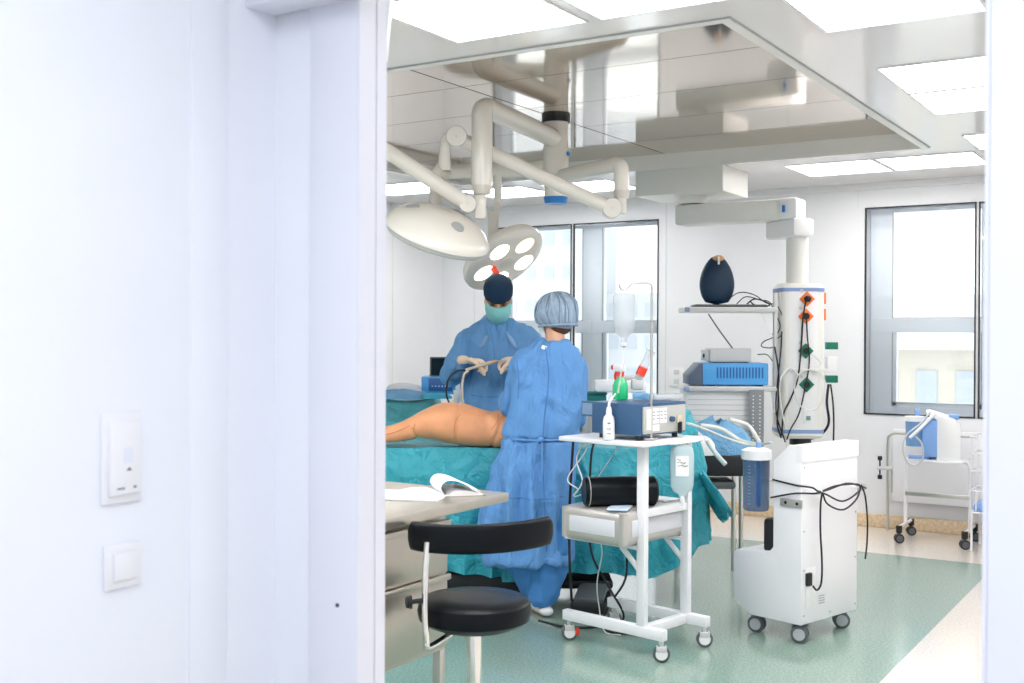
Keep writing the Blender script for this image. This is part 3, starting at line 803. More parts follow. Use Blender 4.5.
# recess with the power inlet
MB().box((.075, -.003, .275), (.085, .006, .19), bev=.002).build('inlet_panel', M_lgrey if False else M_whitepl, st)
MB().box((.050, -.010, .315), (.04, .018, .065), bev=.006).build('power_plug', M_black, st)
b = MB()
for k in range(4): b.lim(.15, .20, -.002, .001, .215-k*.012, .219-k*.012)
b.build('rating_print', M_grey, st, smooth=False)
# steel rail bracket round the edge
MB().box((-.006, .055, .685), (.010, .125, .040), bev=.002).build('rail', M_steel, st)
for yy in (.02, .085): MB().cyl((-.012, yy, .685), (-.004, yy, .685), .008).build('bolt', M_black, st)
for xx in (.10, .44):
    MB().tube([(xx, .0, .735), (xx, -.035, .735), (xx, -.045, .75)], .010).build('cable_hook', M_whitepl, st)
MB().box((SW+.02, -.01, .725), (.05, .02, .04), bev=.003).build('rail_end', M_grey, st)
MB().box((.045, .200, .505), (.07, .07, .17), bev=.02).build('hand_grip', M_black, st)
for (x, y, a) in ((.05, .04, 20), (.45, .06, 35), (.06, .30, 10), (.44, .30, 20)):
    caster(st, x, y, r=.042, w_=.022, ang=R(a)-sa+R(-10), m_wheel=M_dgrey, m_hub=mat('hub_grey', (0.45, 0.47, 0.50), 0.4), top=.10, twin=True, m_fork=M_dgrey)
# its cable
b = MB()
H1, H2 = (.10, -.045, .742), (.44, -.045, .742)
b.tube([(-.012, .16, .79), (-.012, .03, .775), (.04, -.03, .765), H1, (.30, -.055, .765), H2, (.53, -.03, .72)], .0045)
b.tube([(-.012, .17, .70), (-.012, .03, .735), (.05, -.03, .735), (.10, -.055, .735), (.27, -.055, .68), (.42, -.055, .715), (.44, -.05, .745)], .0045)
b.tube([(.10, -.05, .74), (.13, -.06, .68), (.26, -.065, .64), (.39, -.06, .68), (.44, -.05, .74), (.38, -.05, .755), (.22, -.05, .76), (.10, -.05, .745)], .0045)
b.tube([(.10, -.05, .74), (.085, -.05, .68), (.085, -.05, .55), (.10, -.05, .40), (.095, -.05, .30), (.075, -.04, .265), (.06, -.025, .285)], .0048)
b.tube([(.45, -.05, .745), (.49, -.05, .68), (.52, -.045, .55), (.525, -.04, .44), (.51, -.04, .36)], .0045)
tc_ = b.build('power_cable', M_cable); tc_.location = st.location; tc_.rotation_euler = st.rotation_euler
tag(tc_, 'black power cable looped over the hooks of the suction machine', 'cable')
# canister left of it
cp = W(1.297, 6.02)
t = thing('suction_canister', 'dark blue transparent canister with white lid beside the suction machine', 'canister', (cp.x, cp.y, .575))
MB().lathe([(0, 0), (.062, 0), (.068, .01), (.071, .27), (0, .27)], seg=40).build('jar', M_canister, t)
MB().lathe([(0, .27), (.078, .27), (.080, .285), (.078, .318), (.05, .330), (0, .332)], seg=40).build('lid', M_whitepl, t)
MB().cyl((.012, 0, .02), (.012, 0, .36), .013).build('float_tube', M_trolblue, t)
b = MB()
for k in range(12): b.box((.0715*math.cos(R(-100)), .0715*math.sin(R(-100)), .04+k*.018), (.001, .016 if k % 3 == 0 else .009, .0015), rz=R(-100))
b.build('scale_marks', M_lblue, t, smooth=False)
MB().tube([(.07, .02, .16), (.12, .03, .165), (.16, .04, .17)], .008).build('holder_arm', M_steel, t)

# ================================================================== DRAPED OPERATING TABLE
def cloth(name, m, root, hx, hy, zt_, zb, rr=.10, nfold=30, amp=.035, topf=None, seed=0, nper=240, flare=.03, parent=None):
    """one continuous cloth laid over a rectangle, hanging in folds"""
    per = rrect(hx, hy, rr, n=10)
    # resample perimeter
    L = [0]; n = len(per)
    for i in range(n): L.append(L[-1]+(per[(i+1) % n]-per[i]).length)
    tot = L[-1]; P = []; k = 0
    for j in range(nper):
        s = tot*j/nper
        while L[k+1] < s: k += 1
        f = (s-L[k])/max(1e-9, L[k+1]-L[k]); P.append(per[k].lerp(per[(k+1) % n], f))
    rings = []
    for a in (0.02, .15, .3, .45, .6, .72, .83, .92, .98):
        rings.append([Vector((p.x*a, p.y*a, (topf(p.x*a, p.y*a) if topf else 0)+zt_)) for p in P])
    nd = 36
    for i in range(1, nd+1):
        f = i/nd; ring = []
        for j, p in enumerate(P):
            s = j/nper*tot; q = P[(j+1) % nper]-P[j-1]; nrm = Vector((q.y, -q.x, 0)).normalized()
            zbj = zb(p.x, p.y) if callable(zb) else zb
            ztj = zt_+(topf(p.x, p.y) if topf else 0)
            w1 = noise.noise(Vector((s*3.1+seed, f*.7, seed))); w2 = noise.noise(Vector((s*9+seed, f*2.2, seed+4)))
            w3 = noise.noise(Vector((s*4, f*6, seed+9)))
            fold = ((1-2*abs(math.sin(s*nfold/tot*PI+2.2*w1)))*.5+w1*.9+w2*.5)*amp*min(1, .15+f*1.3)+w3*.022+(1-abs(noise.noise(Vector((s*5+f*3+seed, f*3-s*2, seed+2)))*2.2))*.022*min(1, f*4)
            off = .012+fold+flare*f
            e = 1-(1-min(1, f*4))**2
            ring.append(Vector((p.x, p.y, 0))*(1)+nrm*off*e+Vector((0, 0, ztj-(ztj-zbj)*f)))
        rings.append(ring)
    bb = MB(); bb.loft(rings, cap=False)
    me_faces = bb.bm
    bmesh.ops.contextual_create(me_faces, geom=[e for e in me_faces.edges if e.is_boundary and all((v.co.xy.length < .03*max(hx, hy)*2) for v in e.verts)])
    o = bb.build(name, m, parent, angle=70)
    o.location = root
    return o
TR = W(.05, 6.56); 
tb = thing('operating_table', 'operating table hidden under long teal surgical drapes', 'operating table', (TR.x, TR.y, 0), R(32))
def tf(x, y):
    z = .012*noise.noise(Vector((x*6, y*6, 1)))
    z += .23*math.exp(-((x-.93)/.10)**2)*math.exp(-((y+.05)/.3)**2)
    z += .20/(1+math.exp((-.10+.03-x)*-12)) *0
    z += .10*math.exp(-((y-.26)/.10)**2)*(1 if x < .2 else .3)
    return z
def zb(x, y):
    v = .17+.07*noise.noise(Vector((x*1.7, y*1.7, 3)))
    if x > .75: v += .20*(x-.75)/.3
    if x < -.1: v += .03
    return v
cl = cloth('drape', M_teal, (0, 0, 0), .99, .27, .868, zb, nfold=28, amp=.060, topf=tf, seed=2, parent=tb, nper=600)
# side lap of the drape pulled over at the right end
b = MB(); rings = []
for i in range(9):
    f = i/8; zz = .74-.21*f
    rings.append([Vector((1.00+.16*f+.05*math.sin(k*.9+f*2)*(k/14), -.34+.35*k/14, zz-.10*(k/14)*f+.02*math.sin(k*1.7+f*3)))for k in range(15)])
b.loft(rings, closed=False)
dl = b.build('drape_lap', M_teal, tb, angle=80)
md = dl.modifiers.new('s', 'SOLIDIFY'); md.thickness = .006
MB().box((-.1, 0, .76), (1.9, .48, .12), bev=.03).build('mattress', M_black, tb)
MB().box((0, 0, .42), (.50, .34, .60), bev=.02).build('column', M_steel, tb)
MB().box((-.20, -.02, .11), (.85, .48, .12), bev=.02).box((.35, 0, .105), (.34, .46, .05), bev=.015).build('base', M_black, tb)
for (x, y) in ((-.55, -.2), (.48, -.2), (.48, .2), (-.55, .2)):
    caster(tb, x, y, r=.035, w_=.035, ang=0, m_wheel=M_black, m_hub=M_dgrey, top=.075, twin=True, m_fork=M_black)

# ================================================================== PATIENT
pt = thing('person', 'patient lying on the teal drapes, bare skin stained orange by antiseptic', 'person', (W(-.35, 6.38).x, W(-.35, 6.38).y, 0), R(32))
def pz_(y, D=6.33): return 1.5+(334-y)*D/1137
def px_(x, D=6.33): return (x-512)/1137*D+.35
secs = [(340, 426, 446, .085), (386, 428.5, 441.5, .075), (402, 422, 440, .085), (414, 416, 438, .105), (424, 410, 438.5, .125), (438, 404.5, 441, .145), (452, 402.8, 444, .15), (466, 404.5, 446, .145), (478, 408, 447.5, .135),
        (488, 411.5, 448, .125), (497, 411, 448.5, .13), (510, 408, 449, .14), (524, 408, 449, .14), (538, 414, 449, .12)]
b = MB(); rings = []
S2 = [Vector((px_(a), pz_(t_), pz_(c))) for a, t_, c, r_ in secs]; RY = [r_ for *_, r_ in secs]
fine = catmull([(px_(a), pz_(t_), pz_(c)) for a, t_, c, r_ in secs], 4)
nr = len(fine)
for i, p in enumerate(fine):
    f = i/(nr-1)*(len(RY)-1); k = min(int(f), len(RY)-2); ry = RY[k]*(1-(f-k))+RY[k+1]*(f-k)
    cz, hz = (p.y+p.z)/2, (p.y-p.z)/2
    rings.append([Vector((p.x, ry*math.copysign(abs(math.cos(q))**.85, math.cos(q)), cz+hz*math.copysign(abs(math.sin(q))**.9, math.sin(q)))) for q in [2*PI*j/28 for j in range(28)]])
b.loft(rings)
# nearer thigh and flank swelling, upper arm at the right end
b.limb([(px_(340), -.07, pz_(438)), (px_(390), -.065, pz_(434)), (px_(415), -.05, pz_(428)), (px_(432), -.03, pz_(424))], [.040, .048, .065, .09], flat=(1, 1))
b.limb([(px_(492), -.075, pz_(420)), (px_(500), -.09, pz_(430)), (px_(512), -.08, pz_(438))], [.045, .06, .055])
def pdis(c, n):
    x = c.x; crease = -.010*math.exp(-((x-px_(458)-.06*(c.z-.98))/.008)**2)*(1 if c.z > .9 else 0)
    crease += -.010*math.exp(-((c.z-(pz_(431)+(x-px_(386))*.28))/.006)**2)*(1 if x < px_(410) and n.y < 0 else 0)
    crease += -.012*math.exp(-((x-px_(415)+.5*(c.z-.95))/.010)**2)*(1 if c.z < .98 else 0)
    crease += -.010*math.exp(-((x-px_(497)-.4*(c.z-.95))/.008)**2)
    return crease + .004*noise.noise(c*9)
pb = b.remesh('body', M_iodine, pt, voxel=.010, sm=8, disp=pdis)
seam('crease_shade_line', pb, [(px_(462), pz_(413)), (px_(457), pz_(419)), (px_(455), pz_(430))], M_creaseshade, pb, .0018)  # shade of the skin folds, drawn as thin darker lines
seam('crease_shade_line', pb, [(px_(387), pz_(434)), (px_(398), pz_(431)), (px_(411), pz_(425))], M_creaseshade, pb, .0025)
seam('crease_shade_line', pb, [(px_(416), pz_(423)), (px_(415), pz_(430)), (px_(418), pz_(435))], M_creaseshade, pb, .0022)
seam('crease_shade_line', pb, [(px_(499), pz_(414)), (px_(497), pz_(421)), (px_(492), pz_(428))], M_creaseshade, pb, .0018)

# ================================================================== PEOPLE helpers
def hand(b, wrist, fwd, down, side, g=0.0, curl=1.0, thumb=1):
    """palm, four fingers and a thumb; fwd = along the palm, down = palm normal, side = towards the thumb"""
    wrist, f, d, s = Vector(wrist), Vector(fwd).normalized(), Vector(down).normalized(), Vector(side).normalized()
    b.limb([wrist-f*.02, wrist+f*.02, wrist+f*.085], [.024+g, .028+g, .034+g], flat=(1.15, .52), side=s, seg=14)
    lens = [.072, .080, .075, .060]
    for k in range(4):
        o = wrist+f*.085+s*(.030-.020*k)
        L = lens[k]; cu = curl*(.8+.12*k)
        p = [o-f*.01]; a = 0; q = o.copy()
        for j, (fr, da) in enumerate(((.45, .55), (.32, .75), (.23, .6))):
            a += da*cu; q = q+(f*math.cos(a)+d*math.sin(a))*L*fr; p.append(q.copy())
        b.limb(p, [.0105+g, .010+g, .009+g, .0078+g], seg=10, n=3)
    o = wrist+f*.030+s*.030*thumb
    b.limb([o, o+(f*.55+s*.55*thumb+d*.4)*.035, o+(f*.85+s*.35*thumb+d*.75)*.062, o+(f*1.0+s*.05*thumb+d*1.0)*.078], [.014+g, .012+g, .0105+g, .009+g], seg=10, n=3)

def head(b, c, heading, pitch=0.0, s=1.0):
    """skull with jaw, nose, ears, brows; heading 0 looks along -y"""
    rot = Matrix.Rotation(heading, 3, 'Z') @ Matrix.Rotation(pitch, 3, 'X')
    c = Vector(c)
    def P(x, y, z): return c+rot @ Vector((x*s, y*s, z*s))
    b.sph(P(0, .012, .035), (.076*s, .094*s, .088*s), rot=rot)
    b.sph(P(0, -.018, -.035), (.058*s, .070*s, .078*s), rot=rot)
    b.limb([P(0, -.045, -.085), P(0, -.05, -.098)], [.032*s, .024*s])
    b.limb([P(0, -.088, .02), P(0, -.105, -.012), P(0, -.108, -.022)], [.010*s, .013*s, .014*s], seg=10)
    for q in (-1, 1):
        b.sph(P(q*.078, .012, -.005), (.009*s, .020*s, .032*s), rot=rot @ Matrix.Rotation(q*.25, 3, 'Z'), seg=12)
        b.limb([P(q*.012, -.083, .030), P(q*.050, -.072, .030)], [.010*s, .009*s], seg=8)
    b.limb([P(-.022, -.088, -.055), P(.022, -.088, -.055)], [.008*s, .008*s], seg=8)
    return P, rot

def wr(s1, s2, a1, a2, seed):
    def f(c, n):
        v = Vector((c.x*s1, c.y*s1, c.z*s1*.45+seed)); w_ = noise.noise(v)
        u = noise.noise(Vector((c.x*s2, c.y*s2, c.z*s2*.6+seed)))
        ridge = (1-abs(noise.noise(Vector((c.x*s1*1.3, c.y*s1*1.3, c.z*s1*.5+seed+7)))*2))
        return max(-.010, w_*a1+u*a2+ridge*a1*.6)
    return f

# ------------------------------------------------------------------ SURGEON (faces the camera side)
SR = W(-.085, 7.01)
sg = thing('person', 'person in navy cap, aqua mask and blue gown facing us, holding an instrument', 'person', (SR.x, SR.y, 0), R(32))
b = MB()
hc = Vector((.0, -.115, 1.700))
P, rot = head(b, hc, 0, R(30), .98)
b.limb([(0, .0, 1.42), (0, -.03, 1.52), (0, -.075, 1.64)], [.070, .058, .056])
b.limb([(0, .02, 1.0), (0, .02, 1.20), (0, .0, 1.36)], [.135, .14, .11], flat=(1.1, .72), side=(1, 0, 0))
for q in (-1, 1):
    b.limb([(q*.09, .02, .95), (q*.11, .02, .52), (q*.12, .03, .10)], [.085, .06, .045])
    b.limb([(q*.12, .03, .05), (q*.13, -.10, .035)], [.038, .032])
# viewer-left arm (his right): shoulder, elbow, wrist
shL, elL, wrL = Vector((-.195, 0, 1.455)), Vector((-.278, -.04, 1.255)), Vector((-.192, -.315, 1.345))
shR, elR, wrR = Vector((.195, 0, 1.455)), Vector((.290, -.05, 1.225)), Vector((.138, -.315, 1.355))
for a, e, w_ in ((shL, elL, wrL), (shR, elR, wrR)):
    b.limb([a, a.lerp(e, .5), e], [.055, .047, .040]); b.limb([e, e.lerp(w_, .5), w_], [.040, .036, .026])
hand(b, wrL, (.97, -.15, -.10), (-.05, -.2, -1), (.25, -.95, .25), 0, 1.15)
hand(b, wrR, (-.97, -.12, -.10), (.05, -.2, -1), (-.25, -.95, .25), 0, 1.15)
b.remesh('body', M_skin, sg, voxel=.0065, sm=3)
for nm, w_, fw, sd in (('glove', wrL, (.97, -.15, -.10), (.25, -.95, .25)), ('glove', wrR, (-.97, -.12, -.10), (-.25, -.95, .25))):
    b = MB(); hand(b, w_, fw, (.0, -.2, -1), sd, .0022, 1.15)
    e = Vector(w_)-Vector(fw).normalized()*.02
    b.limb([e, Vector(w_)], [.030, .029])
    b.remesh(nm, M_glove, sg, voxel=.0042, sm=2)
# gown
b = MB()
def gring(cx, cy, z, rx, ry, n=40, sq=.85):
    return [Vector((cx+rx*math.copysign(abs(math.cos(q))**sq, math.cos(q)), cy+ry*math.copysign(abs(math.sin(q))**sq, math.sin(q)), z)) for q in [2*PI*j/n for j in range(n)]]
b.loft([gring(0, .02, .36, .27, .19), gring(0, .02, .7, .255, .18), gring(0, .02, .95, .215, .165), gring(0, .02, 1.15, .205, .150), gring(0, .01, 1.30, .208, .150), gring(0, 0, 1.42, .235, .14), gring(0, -.01, 1.50, .200, .115), gring(0, -.02, 1.55, .140, .100), gring(0, -.04, 1.585, .084, .084)])
for a, e, w_ in ((shL, elL, wrL), (shR, elR, wrR)):
    b.limb([a+Vector((0, 0, -.01)), a.lerp(e, .5), e], [.080, .070, .062]); b.limb([e, e.lerp(w_, .5), e.lerp(w_, .94)], [.062, .052, .042])
gs = b.remesh('gown', M_gown2, sg, voxel=.011, sm=5, disp=wr(9, 24, .030, .010, 3))
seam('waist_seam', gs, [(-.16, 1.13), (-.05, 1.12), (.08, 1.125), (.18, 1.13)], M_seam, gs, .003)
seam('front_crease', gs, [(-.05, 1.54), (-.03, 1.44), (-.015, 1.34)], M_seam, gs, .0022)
b = MB().tube([(.078*math.cos(a), -.048+.080*math.sin(a), 1.590+.012*math.sin(a)) for a in [2*PI*k/20 for k in range(21)]], .007, n=1, seg=8)
b.build('collar', M_cyan, sg)
for q in (-1, 1):
    b = MB(); rings = []
    for i in range(8):
        f = i/7
        rings.append([Vector((q*(.080+.045*(k/5)-.045*f), -.140-.012*math.sin(PI*k/5)+.035*f*f+.02*(k/5), 1.435+.100*f-.02*(k/5))) for k in range(6)])
    b.loft(rings, closed=False); o = b.build('shoulder_patch', M_gownpad, sg)
    md = o.modifiers.new('s', 'SOLIDIFY'); md.thickness = .03; md.offset = -1
# cap (fitted), shell over the skull
b = MB()
def capring(P, rows, n=36):
    out = []
    for (yc, z, rx, ry) in rows:
        out.append([P(rx*math.cos(2*PI*j/n), yc+ry*math.sin(2*PI*j/n), z) for j in range(n)])
    return out
b.loft(capring(P, [(.010, .030, .083, .104), (.012, .045, .090, .106), (.014, .09, .092, .106), (.018, .125, .082, .094), (.02, .148, .055, .066), (.02, .156, .02, .025)]))
b.build('cap', M_navy, sg, angle=80)
b = MB(); rings = []
for (z, k, yy) in ((.012, .98, -.108), (-.01, 1.02, -.126), (-.04, 1.03, -.130), (-.075, .95, -.116), (-.116, .72, -.085)):
    r_ = []
    for j in range(17):
        a = R(-82+164*j/16); r_.append(P(.077*k*math.sin(a), -.012+(yy+.012)*math.cos(a)*1.0, z+.010*math.sin(j*0)))
    rings.append(r_)
b.loft(rings, closed=False); o = b.build('mask', M_mask, sg, angle=80)
md = o.modifiers.new('s', 'SOLIDIFY'); md.thickness = .003; md.offset = 1
for q in (-1, 1):
    MB().sph(P(q*.031, -.080, .018), (.013, .008, .006), rot=rot, seg=12).build('eye', M_brow, sg)
    MB().limb([P(q*.015, -.094, .033), P(q*.035, -.092, .037), P(q*.054, -.080, .032)], [.004, .005, .003], seg=8).build('eyebrow', M_brow, sg)
    MB().tube([P(q*.072, -.03, .0), P(q*.078, -.0, .004), P(q*.082, .012, .012)], .0015, seg=6).build('mask_loop', M_whitepl, sg)

# handpiece and cable held by the surgeon
def SP(x, y, z): return Matrix.Translation((SR.x, SR.y, 0)) @ Matrix.Rotation(R(32), 4, 'Z') @ Vector((x, y, z))
t = thing('surgical_handpiece', 'beige surgical handpiece gripped between two gloved hands', 'instrument', SP(0, -.36, 1.325), R(32))
MB().tube([(-.185, -.02, -.035), (-.10, -.035, -.008), (-.04, -.03, .010)], [.008, .010, .011]).build('grip', M_beige, t)
MB().tube([(-.04, -.03, .010), (-.005, -.025, .020)], [.010, .007], n=1).build('collar', M_skinop, t)
MB().tube([(-.005, -.025, .020), (.065, -.01, .022)], .003, n=1).build('tip', M_steel, t)
tag(MB().tube([SP(-.18, -.38, 1.29), SP(-.235, -.39, 1.285), SP(-.285, -.40, 1.235), SP(-.295, -.40, 1.15), SP(-.27, -.40, 1.08), SP(-.24, -.42, 1.03)], .0055).build('instrument_cable', M_cable), 'black cable arching down from the handpiece in the hand', 'cable')
tag(MB().tube([SP(-.17, -.385, 1.285), SP(-.195, -.40, 1.26), SP(-.205, -.41, 1.17), SP(-.195, -.41, 1.09), SP(-.16, -.42, 1.03)], .0075).build('suction_hose', M_beige), 'beige hose hanging from the handpiece down to the patient', 'hose')

# ------------------------------------------------------------------ NURSE (seen from behind)
NR = W(.157, 6.08)
ns = thing('person', 'person in pale bouffant cap and blue wrap gown standing with back to us', 'person', (NR.x, NR.y, 0), R(32))
b = MB()
nh = Vector((.072, .035, 1.575))
P2, rot2 = head(b, nh, R(180+38), R(12), .96)
b.limb([(.075, -.01, 1.36), (.075, -.005, 1.45), (.070, .02, 1.56)], [.062, .052, .052])
b.limb([(.03, .0, .92), (.05, .0, 1.15), (.065, .0, 1.33)], [.13, .135, .12], flat=(1.1, .75), side=(1, 0, 0))
hipL, hipR = Vector((-.04, 0, .88)), Vector((.09, 0, .88))
ftL, ftR = Vector((-.02, .10, .08)), Vector((.015, -.01, .08))
b.limb([hipL, (-.055, .03, .48), ftL], [.085, .06, .042]); b.limb([hipR, (.055, .0, .48), ftR], [.085, .06, .042])
for f_ in (ftL, ftR): b.limb([f_+Vector((.01, -.03, -.045)), f_+Vector((-.05, .10, -.052))], [.034, .028])
nsh = [Vector((-.078, .02, 1.325)), Vector((.158, .02, 1.325))]
nel = [Vector((-.165, .10, 1.125)), Vector((.172, .12, 1.07))]
nwr = [Vector((-.11, .33, 1.11)), Vector((.08, .34, 1.11))]
for a, e, w_ in zip(nsh, nel, nwr):
    b.limb([a, a.lerp(e, .5), e], [.052, .045, .038]); b.limb([e, e.lerp(w_, .5), w_], [.038, .034, .025])
hand(b, nwr[0], (.3, .9, -.1), (0, -.1, -1), (.9, -.3, .1), 0, .7)
hand(b, nwr[1], (-.3, .9, -.1), (0, -.1, -1), (-.9, -.3, .1), 0, .7)
b.remesh('body', M_skin, ns, voxel=.0075, sm=3)
for w_, fw, sd in ((nwr[0], (.3, .9, -.1), (.9, -.3, .1)), (nwr[1], (-.3, .9, -.1), (-.9, -.3, .1))):
    b = MB(); hand(b, w_, fw, (0, -.1, -1), sd, .0022, .7); b.remesh('glove', M_glove, ns, voxel=.005, sm=2)
b = MB()
b.loft([gring(-.068, .03, .290, .228, .185), gring(-.068, .03, .31, .230, .187), gring(-.066, .03, .50, .228, .182), gring(-.042, .02, .765, .222, .172), gring(.005, .01, .94, .185, .145), gring(.025, .01, 1.10, .185, .15), gring(.040, .01, 1.25, .175, .145), gring(.050, .01, 1.34, .155, .13), gring(.062, .005, 1.405, .125, .10), gring(.07, 0, 1.455, .078, .076)])
for a, e, w_ in zip(nsh, nel, nwr):
    b.limb([a, a.lerp(e, .5), e], [.080, .074, .070]); b.limb([e, e.lerp(w_, .5), e.lerp(w_, .85)], [.068, .056, .045])
wn = wr(8, 22, .030, .011, 11)
def ndis(c, n):
    v = wn(c, n)
    if c.z < .93:
        k = min(1, (.93-c.z)/.3); a = math.atan2(c.y-.02, c.x+.04)
        k *= min(1, max(.15, (c.z-.30)/.15))
        v += k*.020*math.sin(a*11+2.5*noise.noise(c*2.2))
    v -= .020*math.exp(-((c.z-.945)/.010)**2)
    if n.y < -.1: v -= .012*math.exp(-((c.x-.035+.02*math.sin(c.z*9))/.006)**2)
    v -= .006*math.exp(-((c.z-.60-.012*math.sin(c.x*20))/.006)**2) if n.y < 0 else 0
    return v
gw = b.remesh('gown', M_gown, ns, voxel=.010, sm=5, disp=ndis)
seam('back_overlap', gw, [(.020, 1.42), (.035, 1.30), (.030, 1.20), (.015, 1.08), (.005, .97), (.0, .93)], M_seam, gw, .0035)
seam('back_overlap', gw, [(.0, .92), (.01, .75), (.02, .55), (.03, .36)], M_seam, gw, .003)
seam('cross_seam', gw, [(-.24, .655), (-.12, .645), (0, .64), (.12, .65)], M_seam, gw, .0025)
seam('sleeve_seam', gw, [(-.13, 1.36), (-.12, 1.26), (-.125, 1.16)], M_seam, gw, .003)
# waist ties
b = MB().tube([(-.01, -.150, .955), (-.035, -.172, .90), (-.04, -.178, .78), (-.05, -.185, .70)], .004).tube([(.0, -.150, .955), (.0, -.172, .90), (.005, -.180, .80), (-.005, -.185, .74)], .004)
b.tube([(-.18, -.05, .95), (-.10, -.13, .948), (0, -.148, .946), (.10, -.135, .950), (.185, -.06, .955)], .007)
b.sph((-.004, -.156, .952), (.018, .012, .014))
b.build('waist_tie', M_gown, ns)
MB().tube([(.07+.072*math.cos(a), .0+.075*math.sin(a), 1.458+.006*math.sin(a)) for a in [2*PI*k/20 for k in range(21)]], .009, n=1, seg=8).build('collar', M_cyan, ns)
MB().box((.02, -.088, 1.428), (.045, .008, .022), rot=Matrix.Rotation(R(-25), 3, 'X') @ Matrix.Rotation(R(20), 3, 'Y'), bev=.002).build('collar_tab', M_paper, ns)
# trousers
b = MB()
b.limb([(-.060, .01, .55), (-.085, .03, .33), (-.03, .09, .13)], [.12, .11, .085]); b.limb([(.075, .0, .55), (.050, .0, .33), (.015, -.01, .12)], [.12, .11, .085])
b.remesh('trousers', M_scrub, ns, voxel=.009, sm=4, disp=wr(12, 30, .014, .006, 21))
for f_ in (ftL, ftR):
    b = MB().limb([f_+Vector((.02, -.05, -.048)), f_+Vector((-.01, .03, -.045)), f_+Vector((-.055, .12, -.052))], [.030, .038, .028], flat=(1.15, .8), side=(1, 0, 0))
    b.build('clog', M_whitepl, ns)
# bouffant cap with pleats
b = MB(); rings = []
rows = [(-.058, .062, .078), (-.050, .080, .098), (-.030, .102, .122), (.0, .112, .134), (.035, .114, .138), (.07, .108, .130), (.10, .094, .112), (.125, .070, .084), (.140, .040, .048), (.146, .012, .014)]
for i, (z, rx, ry) in enumerate(rows):
    ring = []
    for j in range(180):
        a = 2*PI*j/180
        pl = math.sin(a*15+1.6*noise.noise(Vector((math.cos(a)*2, math.sin(a)*2, z*8+5)))+z*14)
        k = 1+.040*(1-abs(pl))*(1 if i > 0 else .4)-.02+.025*noise.noise(Vector((math.cos(a)*2, math.sin(a)*2, z*14)))
        zz = z-(.022*math.sin(a) if z < 0 else 0)*(1 if i < 3 else .5)
        ring.append(P2(rx*k*math.cos(a), .022+ry*k*math.sin(a), zz+.012))
    rings.append(ring)
b.loft(rings); bc = b.build('bouffant_cap', M_bouf, ns, angle=85)
b = MB()
for g_ in range(22):
    j = int(180*g_/22+4*math.sin(g_*2.3)) % 180
    b.tube([rings[i][(j+int(3*math.sin(i+g_))) % 180] for i in range(1, 9)], [.0028, .0026, .002], seg=6, n=3)
b.build('gather_shade', mat('gather_shade_blue', (0.17, 0.25, 0.36), 0.8), bc)  # shade between the pleats, painted as thin dark blue lines
cc = P2(0, .022, -.035)
MB().tube([P2(.098*math.cos(2*PI*k/40), .022+.118*math.sin(2*PI*k/40), -.034-.018*math.sin(2*PI*k/40)) for k in range(41)], .006, seg=8, n=1).build('elastic', M_bouf, bc)
b = MB().sph(P2(0, .046, -.040), (.064, .060, .050), rot=rot2)
b.build('hair', M_hair, ns)
b = MB(); rings = []
for (z, k) in ((.0, .98), (-.04, 1.0), (-.08, .9), (-.11, .68)):
    rings.append([P2(.070*k*math.sin(R(-85+170*j/12)), -.012-.098*k*math.cos(R(-85+170*j/12)), z) for j in range(13)])
b.loft(rings, closed=False); o = b.build('mask', M_whitepl, ns, angle=80)
md = o.modifiers.new('s', 'SOLIDIFY'); md.thickness = .003; md.offset = 1

# ================================================================== REAR DRAPED TABLE, LEFT, AND WHAT IS ON IT
BR = W(-1.02, 7.72)
rt_ = thing('instrument_table', 'small instrument table under pale teal drapes behind the patient, near left wall', 'table', (BR.x, BR.y, 0), R(32))
cloth('drape', M_teal2, (0, 0, 0), .52, .28, 1.06, .25, nfold=22, amp=.04, seed=8, parent=rt_, nper=240, topf=lambda x, y: .02*noise.noise(Vector((x*5, y*5, 0))))
for (x, y) in ((-.42, -.2), (.42, -.2), (.42, .2), (-.42, .2)): MB().cyl((x, y, 0), (x, y, 1.03), .015).build('leg', M_steel, rt_)
MB().box((0, 0, 1.035), (.98, .5, .02)).build('tabletop', M_steel, rt_)
def BP(px, y, D): return W((px-512)/1137*D, D, 1.5+(334-y)*D/1137)
o = BP(443, 394, 7.62)
t = thing('blue_console', 'bright blue boxy console on the rear table behind the surgeon', 'medical device', (o.x, o.y, 1.09), R(32))
MB().box((0, .1, .065), (.29, .20, .12), bev=.01).build('housing', M_bluedev, t)
MB().box((-.015, -.002, .07), (.16, .006, .085), bev=.002).build('front_panel', mat('panel_dark_blue', (0.03, 0.14, 0.42), 0.4), t)
MB().box((.10, -.004, .055), (.03, .01, .07), bev=.002).build('connector_strip', M_whitepl, t)
b = MB()
for k in range(6): b.cyl((-.07+k*.022, -.008, .06), (-.07+k*.022, 0, .06), .005)
b.build('buttons', M_lblue, t)
o = BP(441, 378, 7.70)
t = thing('dark_monitor', 'black monitor standing on the bright blue console', 'monitor', (o.x, o.y, 1.215), R(32+8))
MB().box((0, 0, .065), (.15, .04, .13), bev=.006).build('casing', M_dgrey, t)
MB().box((0, -.022, .065), (.134, .004, .112)).build('screen', M_screen, t, smooth=False)
MB().box((0, 0, .0), (.16, .08, .012), bev=.003).build('stand', M_dgrey, t)
